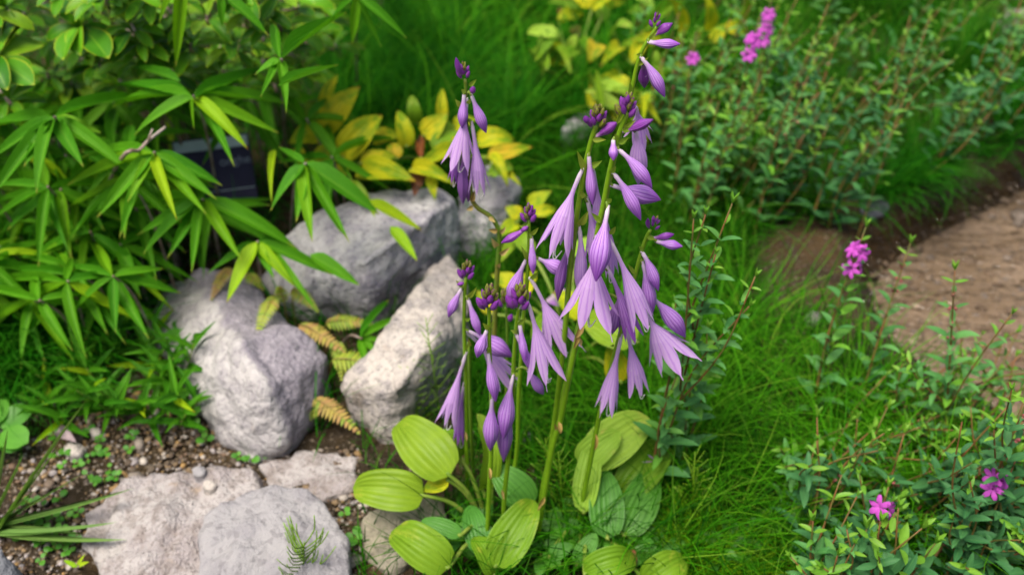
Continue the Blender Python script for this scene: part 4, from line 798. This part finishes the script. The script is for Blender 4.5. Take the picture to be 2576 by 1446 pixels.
lowtuft('dense low bamboo tuft with pointed leaves on the gravel beside the large rock', (370, 1030), 8, .08, .055, 1)
lowtuft('low bamboo tuft leaning against the left flank of the large rock', (415, 1020), 5, .06, .035, 2)
lowtuft('low bamboo tuft with dark leaves beside the clump of fine grass', (285, 950), 8, .08, .05, 3)
lowtuft('low bamboo tuft with spreading narrow leaves on ochre gravel', (165, 1010), 5, .06, .05, 4)
lowtuft('small bamboo tuft at the upper left edge of the large pale rock', (255, 790), 5, .07, .035, 5)
lowtuft('small bamboo tuft between fine grass and gravel', (265, 880), 5, .07, .03, 6)
lowtuft('single bamboo sprout with broad leaf beside the rounded weed', (40, 1000), 2, .04, .015, 7, .05)
shoot('tiny bamboo seedling with three leaves beside the dark slate stone', (195, 1425), .02, [(160, 1408, By, 14), (225, 1412, By, 14), (215, 1392, By, 12)], base=GT(195, 1428), drop=.005, group='low bamboo tufts on the gravel')
# filler shoots of the same thicket, deeper and darker because leaves above shade them
rf_ = random.Random(4); nfill = 0
while nfill < 84:
    a, b_ = rf_.uniform(-150, 840), rf_.uniform(215, 760)
    if b_ > 560 and a > 330: continue
    if a > 700 and b_ > 440: continue
    if 400 < a < 740 and 260 < b_ < 520: continue
    z = rf_.uniform(.08, .24) * (1 if b_ < 500 else .7); nfill += 1
    k0 = rf_.uniform(0, 6.28); tips = []
    for q in range(rf_.randint(5, 8)):
        an = k0 + q * 6.28 / 6.5 + rf_.uniform(-.3, .3); ll = rf_.uniform(140, 230); tp_ = (a + ll * math.cos(an), b_ + ll * .7 * math.sin(an) + 40, By if rf_.random() < .06 else Bm, rf_.uniform(24, 38))
        if any(560 < a + (tp_[0] - a) * f_ < 640 and 380 < b_ + (tp_[1] - b_) * f_ < 500 for f_ in (.4, .7, 1)): continue
        tips.append(tp_)
    if len(tips) < 4: nfill -= 1; continue
    near_ = min([('around the plant label', 530, 430), ('above the large pale rock', 450, 640), ('beside the grey rock with black specks', 740, 480), ('over the dark fine grass', 60, 700), ('in front of the glossy shrubs', 300, 230), ('around the pale bare twig', 300, 420), ('below the seven-leaved shoot', 60, 500)], key=lambda q_: (q_[1] - a) ** 2 + (q_[2] - b_) ** 2)[0]
    feat_ = ('with a lime yellow leaf' if any(q_[2] == By for q_ in tips) else 'with plain green leaves') + (', sparse' if len(tips) < 6 else ', full')
    n0 = G(a, b_, z); shoot('dwarf bamboo shoot ' + feat_ + ', ' + near_, (a, b_), z, tips, base=Vector((n0.x + rf_.uniform(-.03, .03), n0.y + .04, 0)), group='dwarf bamboo shoots ' + feat_ + ' ' + near_, drop=.07)
tube_t = thing('bare_twig', 'pale grey bare twig slanting through the bamboo', 'twig', GT(300, 560)); tube('stem', [GT(230, 560), G(302, 404, .27), G(350, 378, .285), G(372, 355, .292), G(416, 320, .30)], .0026, .0016, M['twig'], tube_t, 7)
tube('side_twig', [G(372, 356, .292), G(378, 340, .30), G(384, 325, .305)], .0016, .001, M['twig'], tube_t, 6)

# ------------------------------------------------------------------ glossy shrub
def shrub(label, base, rosettes, seed, stemh=.12, ls=1.0):
    rr = random.Random(seed); t = thing('glossy_shrub', label, 'shrub', base); root = base + Vector((0, 0, stemh))
    tube('trunk', [base - Vector((0, 0, .01)), base + Vector((.004, .003, stemh * .6)), root], .008, .005, M['twig'], t, 7)
    for (a, b_, z, tips) in rosettes:
        z += .06; c = G(a, b_, z); mid = root.lerp(c, .55) + Vector((0, .02, .01)); tube('branch', [root, mid, c - Vector((0, -.003, .012)), c], .0035, .0017, M['twig'], t, 6)
        if tips is None:
            n = rr.randint(10, 14); k0 = rr.uniform(0, 6.28)
            for q in range(n):
                an = k0 + q * 2.4; el = rr.uniform(-.35, .25) + (.75 if q > n - 4 else 0); L = rr.uniform(.032, .050) * ls * (1 if q < n - 3 else .75)
                d = Vector((math.cos(an) * math.cos(el), math.sin(an) * math.cos(el) - .15, math.sin(el))); p0 = c + d * .004 - Vector((0, 0, .002 * (n - q) / 3))
                leaf('leaf', 'shrub', t, p0, p0 + d * L, L * rr.uniform(.30, .38), up=(d.x * -.3, -.35 - d.y * .3, 1))
        else:
            for (tx, ty) in tips:
                p1 = G(tx, ty, z - .012); L = (p1 - c).length; leaf('leaf', 'shrub', t, c, p1, L * .42, up=(rr.uniform(-.3, .3), -.5, 1))
            for q in range(4):
                an = q * 1.7; d = Vector((math.cos(an) * .6, math.sin(an) * .6 - .2, .7)); leaf('leaf', 'shrub', t, c, c + d * .03, .012, up=(-d.x, -.6, 1))
    return t
shrub('glossy shrub with large yellow-edged rosettes beside the dark gap', GT(-40, 380), [(-8, 150, .30, [(60, 52), (102, 106), (82, 164), (87, 214), (20, 228), (-60, 60), (-70, 200), (10, 60)]), (-30, 30, .33, None), (20, 250, .22, None), (-90, 90, .30, None), (-60, 260, .2, None), (15, 20, .33, [(50, 0), (40, 60), (-10, 70), (70, 30)])], 1)
rs2 = random.Random(12)
shrub('glossy shrub with small leaf rosettes filling the back behind the bamboo', GT(330, 330), [(205, 68, .30, [(130, 30), (118, 102), (160, 152), (203, 140), (274, 148), (290, 100), (252, 34), (190, 20)]), (330, 60, .30, None), (262, -10, .34, None), (160, -30, .34, None), (350, 150, .24, None), (420, 20, .3, None), (250, 160, .22, None), (310, -40, .36, None), (400, 110, .26, None), (380, -20, .34, None), (300, 200, .18, None), (230, 110, .24, None), (355, 95, .28, None), (430, 175, .2, None), (120, 180, .16, None), (180, 200, .14, None), (60, 30, .26, None), (140, 100, .2, None), (290, 60, .22, None), (450, 70, .26, None), (210, -40, .3, None)], 2)
shrub('glossy dark green shrub between hanging bamboo leaves and the sedge', GT(640, 300), [(520, 40, .30, None), (590, 110, .26, None), (640, 20, .32, None), (700, 60, .30, None), (560, 175, .2, None), (660, 150, .22, None), (480, 110, .26, None), (740, 10, .30, None), (620, -30, .36, None), (540, -30, .36, None), (770, 90, .24, None), (700, -30, .34, None), (760, 180, .16, None), (690, 210, .16, None), (820, 40, .22, None), (610, 60, .2, None), (500, 150, .18, None), (730, 130, .18, None), (660, 90, .22, None), (790, -10, .26, None), (560, 90, .2, None), (840, 110, .16, None), (450, 130, .2, None)], 3)
for q, (a, b_) in enumerate([(-220, 120), (120, -150), (420, -170), (720, -140), (960, -120)]):
    shrub('glossy shrub further back in the hedge', GT(a, b_ + 200), [(a + rs2.uniform(-130, 130), b_ + rs2.uniform(-70, 70), rs2.uniform(.2, .34), None) for _ in range(9)], 30 + q)['group'] = 'glossy shrubs further back'

# ------------------------------------------------------------------ plant label in the bamboo
sp0, sp1 = G(432, 455, .10), G(628, 430, .10)
sx_ = (sp1 - sp0); sw = sx_.length; sx_.normalize()
sg = thing('plant_label', 'dark navy plant label with a pale strip and faint lettering behind bamboo leaves', 'sign', Vector(((sp0.x + sp1.x) / 2, (sp0.y + sp1.y) / 2 + .02, tz(0, sp0.y))), None)
def box(name, cx, cy, cz, sx, sy, sz, mat, par, Mx, bev=.0012):
    bm = bmesh.new(); bmesh.ops.create_cube(bm, size=1.0); bmesh.ops.scale(bm, vec=(sx, sy, sz), verts=bm.verts); bmesh.ops.translate(bm, vec=(cx, cy, cz), verts=bm.verts)
    bmesh.ops.bevel(bm, geom=bm.edges[:], offset=bev, segments=2, affect='EDGES'); me = bpy.data.meshes.new(name); bm.to_mesh(me); bm.free(); me.materials.append(mat); return ob(name, me, par, Mx)
tilt = Matrix.Translation((0, 0, .10)) @ Matrix.Rotation(math.atan2(sx_.y, sx_.x), 4, 'Z') @ Matrix.Rotation(R(-38), 4, 'X')
box('panel', 0, 0, .012, sw * 1.0, .006, .10, M['signface'], sg, tilt); box('strip', 0, -.0042, .051, sw * .96, .002, .016, M['signpale'], sg, tilt, .0004); box('divider', .02, -.0036, -.018, sw * .6, .0012, .0012, M['signpale'], sg, tilt, .0002)
box('post', 0, .02, -.06, .016, .012, .20, M['signface'], sg, Matrix.Translation((0, 0, .08)))
tc = bpy.data.curves.new('lettering', 'FONT'); tc.body = 'onghe'; tc.size = .018; tc.extrude = .0003; tc.align_x = 'CENTER'
to = bpy.data.objects.new('lettering', tc); col.objects.link(to); dg = bpy.context.evaluated_depsgraph_get(); tm = bpy.data.meshes.new_from_object(to.evaluated_get(dg)); bpy.data.objects.remove(to)
tm.materials.clear(); tm.materials.append(M['signtext']); ob('lettering', tm, sg, tilt @ Matrix.Translation((.03, -.0036, .018)) @ Matrix.Rotation(R(90), 4, 'X'))

# ------------------------------------------------------------------ ferns
def fern(label, fronds):
    c = G(fronds[0][0], fronds[0][1], 0); c.z = tz(c.x, c.y); t = thing('fern', label, 'fern', c)
    for (x0, y0, x1, y1, z0, z1, wp, key) in fronds:
        p0 = G(x0, y0, z0); p1 = G(x1, y1, z1); L = (p1 - p0).length; md = p0.lerp(p1, .5) + Vector((0, 0, .08 * L)); dep = p0.y * CS - (p0.z - H) * SN; wm = wp / F * dep
        root = Vector((p0.x * .85 + c.x * .15, p0.y * .85 + c.y * .15, max(tz(p0.x, p0.y), 0) + .0))
        fr = tube('frond', [root, p0, md, p1], .0011, .0004, M['rachis'], t, 5, sub=5)
        d = (p1 - p0).normalized(); up = Vector((0, -.4, 1)); sd = d.cross(up).normalized(); n = 13
        for k in range(n):
            u = (k + .3) / n; pc = p0 * (1 - u) ** 2 + (md * 2 - p0.lerp(p1, .5)) * 0 + p0.lerp(p1, u) * (1 - (1 - u) ** 2); pc = p0.lerp(p1, u) + Vector((0, 0, .08 * L * 4 * u * (1 - u)))
            ln = wm * .5 * (min(1, .55 + 2.5 * u) * (1 - u ** 1.6)) + .0012
            for s in (-1, 1):
                o = leaf('pinna', key, None, pc, pc + (sd * s * .92 + d * .42).normalized() * ln + Vector((0, 0, -.12 * ln)), L / n * .82, up=(0, -.4, 1)); o.parent = fr; o.matrix_basis = Matrix.Translation(-t.location) @ o.matrix_basis
    return t
fern('small yellow-green fern with fronds hanging between the two big rocks', [(690, 745, 645, 852, .10, .085, 56, 'fern'), (735, 728, 802, 785, .09, .08, 50, 'fern'), (715, 760, 700, 720, .09, .12, 50, 'fern')])
fern('fern with rusty pink frond tips in the gap between rocks', [(755, 818, 870, 892, .07, .06, 62, 'fern_rust'), (822, 812, 942, 818, .07, .06, 56, 'fern'), (838, 905, 984, 930, .06, .05, 74, 'fern'), (850, 860, 860, 960, .06, .04, 44, 'fern')])
fern('low fern with one arched yellow and rust frond beside the cream rock', [(792, 1004, 908, 1094, .04, .025, 66, 'fern_rust'), (800, 1030, 770, 1060, .03, .02, 30, 'fern')])
fern('tiny brownish fern draped on the top of the large pale rock', [(578, 674, 530, 758, .085, .075, 48, 'fern_rust'), (620, 690, 665, 730, .08, .075, 40, 'fern')])

# ------------------------------------------------------------------ loosestrife
def petal_flower(nm, mat, n=6, r=.5):
    V = []; Fc = []; UV = []
    for k in range(n):
        a = 2 * math.pi * k / n; b0 = len(V)
        for (u, s, z) in [(.08, -.06, 0), (.08, .06, 0), (.55, -.22, .10), (.55, 0, .14), (.55, .22, .10), (.95, -.13, .04), (1.0, 0, .02), (.95, .13, .04)]:
            x, y = u * r, s * r * 1.1; V.append(Vector((x * math.cos(a) - y * math.sin(a), x * math.sin(a) + y * math.cos(a), z * r * 2))); UV.append((u, s + .5))
        Fc += [(b0, b0 + 1, b0 + 3), (b0, b0 + 3, b0 + 2), (b0 + 1, b0 + 4, b0 + 3), (b0 + 2, b0 + 3, b0 + 6, b0 + 5), (b0 + 3, b0 + 4, b0 + 7, b0 + 6)]
    return newmesh(nm, V, Fc, mat, UV)
FL = petal_flower('flower', M['magenta']); PB = bud_mesh(M['pinkbud'])
def oriented(par, name, me, p, d, s):
    q = Vector(d).normalized().to_track_quat('Z', 'Y').to_matrix().to_4x4(); return ob(name, me, par, Matrix.Translation(p - par.location) @ q @ Matrix.Scale(s, 4))
def loose(label, base, tip, nodes, ll=.034, fl=0, buds_=0, br=(), group=None, seed=0, dense=1.0, topn=1, name='loosestrife', lk='loose'):
    rr = random.Random(seed); t = thing(name, label, 'plant', base, group)
    def axis_(p0, p1, n, ll, depth, fl, buds_):
        md = p0.lerp(p1, .5) + Vector((rr.uniform(-.015, .015), rr.uniform(-.015, .015), .0)); tube('stem' if depth == 0 else 'branch', [p0, md, p1], .0019 if depth == 0 else .0011, .0007, M['redstem'], t, 6, sub=4)
        d = (p1 - p0).normalized(); a = d.cross(Vector((0, 1, .1))).normalized(); b_ = d.cross(a); k0 = rr.uniform(0, 1.5)
        for k in range(n):
            u = .10 + .90 * (k + rr.uniform(-.15, .15)) / n if depth == 0 else .2 + .8 * (k + .2) / n
            u = min(1, max(.02, u)); c = p0 * (1 - u) ** 2 + md * (2 * u * (1 - u)) + p1 * u * u; c = c.lerp(p0.lerp(p1, u), .5); an = k0 + k * math.pi / 2; L = ll * (1.0 - .62 * u ** 2.0) * rr.uniform(.85, 1.15)
            for s in (0, 1):
                q = an + s * math.pi; o_ = a * math.cos(q) + b_ * math.sin(q); dr = (o_ * .9 + d * rr.uniform(.25, .6) + Vector((0, 0, -.05))).normalized()
                leaf('leaf', lk if k < n - topn else 'loose_top', t, c, c + dr * L, L * rr.uniform(.26, .34), up=d * .8 + Vector((0, -.25, .35)) - o_ * .2)
                if k >= n - topn - buds_ and k < n - 1:
                    for _ in range(2):
                        bd = (o_ + d * .7 + b_ * rr.uniform(-.6, .6)).normalized(); oriented(t, 'bud', PB, c + bd * .002, bd, .004).matrix_basis @= Matrix.Rotation(R(-90), 4, 'Y')
                if fl and n - topn - fl <= k < n - topn:
                    for _ in range(2):
                        fd = (o_ + Vector((0, -.8, .5)) + a * rr.uniform(-.5, .5)).normalized(); oriented(t, 'flower', FL, c + fd * .006, fd, rr.uniform(.019, .025))
        for q in range(4):
            an = q * 1.57 + .4; o_ = a * math.cos(an) + b_ * math.sin(an); leaf('leaf', 'loose_top', t, p1, p1 + (d + o_ * .45).normalized() * ll * .34, ll * .10, up=-o_ + d * .3)
    axis_(base, tip, nodes, ll, 0, fl, buds_)
    for (f, p1, nn, ff) in br:
        axis_(base.lerp(tip, f), p1, nn, ll * .72, 1, ff, 0)
    return t
def LS(label, b, tp, nodes, dY=.05, **kw):
    base = GT(*b); tip = A(tp[0], tp[1], base.y + dY); br = []
    for (f, bx, by, nn, ff) in kw.pop('branch', []):
        q = base.lerp(tip, f); br.append((f, A(bx, by, q.y + .0), nn, ff))
    return loose(label, base, tip, nodes, br=br, **kw)
GRP = 'loosestrife plants along the stream bank'
LS('leafy loosestrife right of the flower stalks with several forked tips', (1625, 1290), (1842, 512), 17, .03, ll=.036, seed=1, branch=[(.45, 1745, 550, 9, 0), (.40, 1900, 695, 8, 0), (.30, 1885, 770, 7, 0), (.62, 1775, 540, 6, 0), (.2, 1700, 950, 5, 0), (.5, 1800, 640, 6, 0)])
LS('second leafy loosestrife stem with pale shoot tips right behind the bells', (1690, 1230), (1780, 830), 11, .02, ll=.036, seed=2, branch=[(.4, 1790, 930, 6, 0), (.5, 1700, 760, 6, 0), (.3, 1660, 1000, 5, 0)])
LS('slim loosestrife with magenta flowers beside the bare bank', (2035, 1080), (2178, 572), 15, .06, ll=.034, seed=3, fl=2, buds_=2)
LS('slim loosestrife with pink buds standing before the water', (2150, 1060), (2290, 612), 14, .06, ll=.033, seed=4, buds_=3)
LS('loosestrife with red buds and a yellow-green tip in front of the stream', (2370, 1180), (2402, 680), 14, .05, ll=.035, seed=5, buds_=4, branch=[(.35, 2280, 900, 5, 0), (.3, 2545, 790, 7, 0)])
LS('loosestrife with a magenta flower spike at the edge of the back grass', (1740, 640), (1912, 40), 17, .10, ll=.034, seed=6, fl=2, buds_=1)
LS('loosestrife with a single blurred magenta flower behind the tallest stalk', (1690, 560), (1752, 80), 14, .08, ll=.030, seed=7, fl=1, branch=[(.5, 1690, 300, 5, 0), (.5, 1790, 250, 5, 0)])
LS('tall reddish loosestrife stem with sparse narrow pale leaves', (1890, 620), (2085, 10), 14, .14, ll=.042, seed=8)
LS('loosestrife with bluish leaves near the stream bank at the back', (2150, 620), (2340, 40), 17, .14, ll=.034, seed=9, branch=[(.5, 2400, 150, 6, 0), (.6, 2440, 260, 6, 0)])
LS('loosestrife topped by a tall magenta spike at the back of the grass', (1850, 480), (1945, -30), 14, .12, ll=.032, seed=10, fl=3, buds_=1)
LS('near loosestrife with bright magenta flowers above dark leaves', (2150, 1560), (2235, 1225), 13, .05, ll=.034, seed=11, lk='loose_dark', fl=1, buds_=3)
LS('near loosestrife carrying the largest magenta flowers over its bluish leaves', (2330, 1560), (2535, 1150), 15, .06, ll=.036, seed=12, lk='loose_dark', fl=2, buds_=2, branch=[(.35, 2440, 1210, 7, 0), (.5, 2420, 1060, 6, 0)])
LS('near loosestrife with pointed pale leaves fanned at its tip', (2080, 1600), (2045, 1310), 10, .03, ll=.036, seed=13, branch=[(.5, 2130, 1330, 5, 0), (.4, 1990, 1400, 4, 0)])
LS('near loosestrife with pink budded twigs at the stream side', (2480, 1500), (2590, 990), 16, .05, ll=.034, seed=14, lk='loose_dark', buds_=4, branch=[(.4, 2500, 1080, 7, 0), (.5, 2545, 980, 6, 0)])
rl = random.Random(21)
def fillLS(n, x0, x1, y0, y1, h0, h1, label, group, ll=.032, seed0=100, cond=None, lk='loose'):
    k = 0; tries = 0
    while k < n and tries < 5000:
        tries += 1; a, b_ = rl.uniform(x0, x1), rl.uniform(y0, y1)
        if cond and not cond(a, b_): continue
        base = GT(a, b_)
        if base.x - float(np.interp(base.y, XS_Y, XS_X)) > .02: continue
        h = rl.uniform(h0, h1); tip = base + Vector((rl.uniform(.0, .12), rl.uniform(-.02, .08), h)); nb = rl.randint(0, 2)
        br = [(rl.uniform(.3, .6), base.lerp(tip, rl.uniform(.6, .85)) + Vector((rl.uniform(-.06, .06), rl.uniform(-.06, .03), rl.uniform(.02, .05))), 4, 0) for _ in range(nb)]
        bd_ = rl.choice([0, 0, 2]); fx = ', '.join((['tall'] if h > (h0 + h1) / 2 else ['short']) + ([['single-stemmed', 'once-forked', 'twice-forked'][nb]]) + (['with pink buds'] if bd_ else ['without buds']))
        loose(label + ', ' + fx, base, tip, max(5, int(h / .026)), ll * rl.uniform(.8, 1.15), br=br, group=group + ', ' + fx, seed=seed0 + k, buds_=bd_, lk=lk); k += 1
fillLS(44, 1960, 2700, 1300, 1680, .09, .17, 'loosestrife in the dense thicket at the stream side', 'loosestrife in the near thicket', .042, 100, lk='loose_dark')
fillLS(26, 1900, 2500, 1030, 1330, .05, .11, 'young loosestrife shoot in the grass', 'young loosestrife shoots', .028, 200)
fillLS(26, 1600, 1900, 330, 600, .14, .26, 'loosestrife in the leafy stand behind the flowers', 'loosestrife in the middle stand', .038, 300)
fillLS(24, 1900, 2560, 330, 600, .14, .26, 'loosestrife in the blurred stand by the upper stream', 'loosestrife in the upper stand', .040, 400, lk='loose_dark')
fillLS(18, 1500, 2600, 60, 330, .14, .26, 'loosestrife at the far back of the bank', 'loosestrife at the far back', .044, 500)

# ------------------------------------------------------------------ small weeds on the gravel
def weed(label, c, n, r, key='weed', group=None, z=.008, seed=0, wr=.85, name='seedling'):
    rr = random.Random(seed); t = thing(name, label, 'plant', c, group); k0 = rr.uniform(0, 6.28)
    for q in range(n):
        an = k0 + q * 6.28 / n + rr.uniform(-.3, .3); d = Vector((math.cos(an), math.sin(an), rr.uniform(.0, .35))); p0 = c + Vector((0, 0, z * rr.uniform(.6, 1.2))) + d * r * .15
        L = r * rr.uniform(.8, 1.2); leaf('leaf', key, t, p0, p0 + d * L, L * wr, up=(0, -.3, 1))
    tube('stem', [c - Vector((0, 0, .003)), c + Vector((0, 0, z))], .0008, .0006, M['petiole'], t, 5); return t
rw = random.Random(5)
spots = [(85, 1095), (140, 1105), (230, 1095), (255, 1115), (195, 1150), (150, 1155), (225, 1165), (250, 1145), (270, 1150), (200, 1175), (335, 1105), (330, 1140), (160, 1180), (280, 1190), (295, 1210), (225, 1205), (240, 1225), (265, 1215), (155, 1260), (70, 1270), (110, 1275), (85, 1315), (115, 1330), (135, 1355), (160, 1340), (105, 1375), (120, 1400), (140, 1385), (175, 1395), (185, 1370), (110, 1420), (90, 1350), (135, 1310), (60, 1360), (605, 1160), (635, 1165), (505, 1085), (520, 1115), (680, 1150), (870, 1300), (895, 1360), (200, 1300), (170, 1310), (40, 1300)]
for k, (a, b_) in enumerate(spots):
    weed('tiny round-leaved seedling on the gravel', GT(a, b_), rw.randint(2, 4), rw.uniform(.006, .010), group='round-leaved seedlings on the gravel', seed=k)
for k in range(26):
    a, b_ = rw.uniform(1150, 2000), rw.uniform(1330, 1446)
    weed('low broad-leaved weed in the grass below the hosta', GT(a, b_), rw.randint(4, 6), rw.uniform(.018, .03), group='broad-leaved weeds in the grass', z=.025, seed=50 + k, wr=.55, name='weed')
weed('bright green rosette of rounded leaves at the gravel edge', GT(15, 1130), 9, .034, z=.03, seed=90, wr=.75, name='rosette_weed')
weed('pale green leafy sprig beside the large rock', GT(478, 880), 6, .022, 'weed', z=.035, seed=91, wr=.5, name='sprig')
t = thing('grass_tuft', 'grey-green strappy grass tuft fanning out over the gravel', 'grass', GT(-15, 1335))
for (tx, ty, z1) in [(220, 1003, .09), (206, 1192, .06), (335, 1228, .05), (295, 1312, .04), (318, 1356, .02), (208, 1343, .02), (60, 1140, .08), (20, 1080, .1), (-60, 1150, .1), (150, 1120, .08), (-100, 1300, .05), (90, 1230, .07)]:
    leaf('blade', 'strap', t, G(-10 + random.uniform(-12, 12), 1325 + random.uniform(-14, 14), .004), G(tx, ty, z1), .0026, up=(0, -1, .5))
t = thing('horsetail', 'feathery thin green horsetail sprig in front of the grey slab', 'plant', GT(762, 1480))
top = G(765, 1362, .085); b0 = t.location.copy(); tube('stem', [b0, b0.lerp(top, .5), top], .0012, .0006, M['stem'], t, 5)
for k in range(34):
    u = .15 + .8 * k / 34; c = b0.lerp(top, u); an = k * 2.1; L = .062 * (1 - .4 * u); d = Vector((math.cos(an) * random.uniform(.3, .9), math.sin(an) * .6, 1.0)).normalized(); L *= random.uniform(.6, 1.1); tube('branch', [c, c + d * L * .5 + Vector((math.cos(an), math.sin(an), 0)) * .005, c + d * L], .0008, .0005, M['stem'], t, 4, sub=2)
for k, (a, b_, h, lb) in enumerate([(1110, 1060, .16, 'pale feathery horsetail in front of the cream rock'), (1420, 1330, .12, 'feathery horsetail beside the two thick stems'), (1390, 1260, .10, 'fine horsetail between the flower stems'), (1740, 1330, .12, 'horsetail among the grass right of the dark leaf'), (1060, 1080, .10, 'short horsetail sprig at the foot of the cream rock')]):
    base = GT(a, b_); t = thing('horsetail', lb, 'plant', base); top = base + Vector((-.01, 0, h)); tube('stem', [base, top], .0010, .0005, M['stem'], t, 5)
    for q in range(30):
        u = .15 + .8 * q / 30; c = base.lerp(top, u); an = q * 2.2; L = .035 * (1.1 - .7 * u); d = Vector((math.cos(an), math.sin(an), .9)).normalized(); tube('branch', [c, c + d * L], .0005, .0003, M['stem'], t, 4)
o = leaf('dry_leaf', 'dead', None, G(145, 1082, .02), G(192, 1112, .014), .014); tag(o, 'lilac-grey dry curled leaf on the gravel', 'leaf')
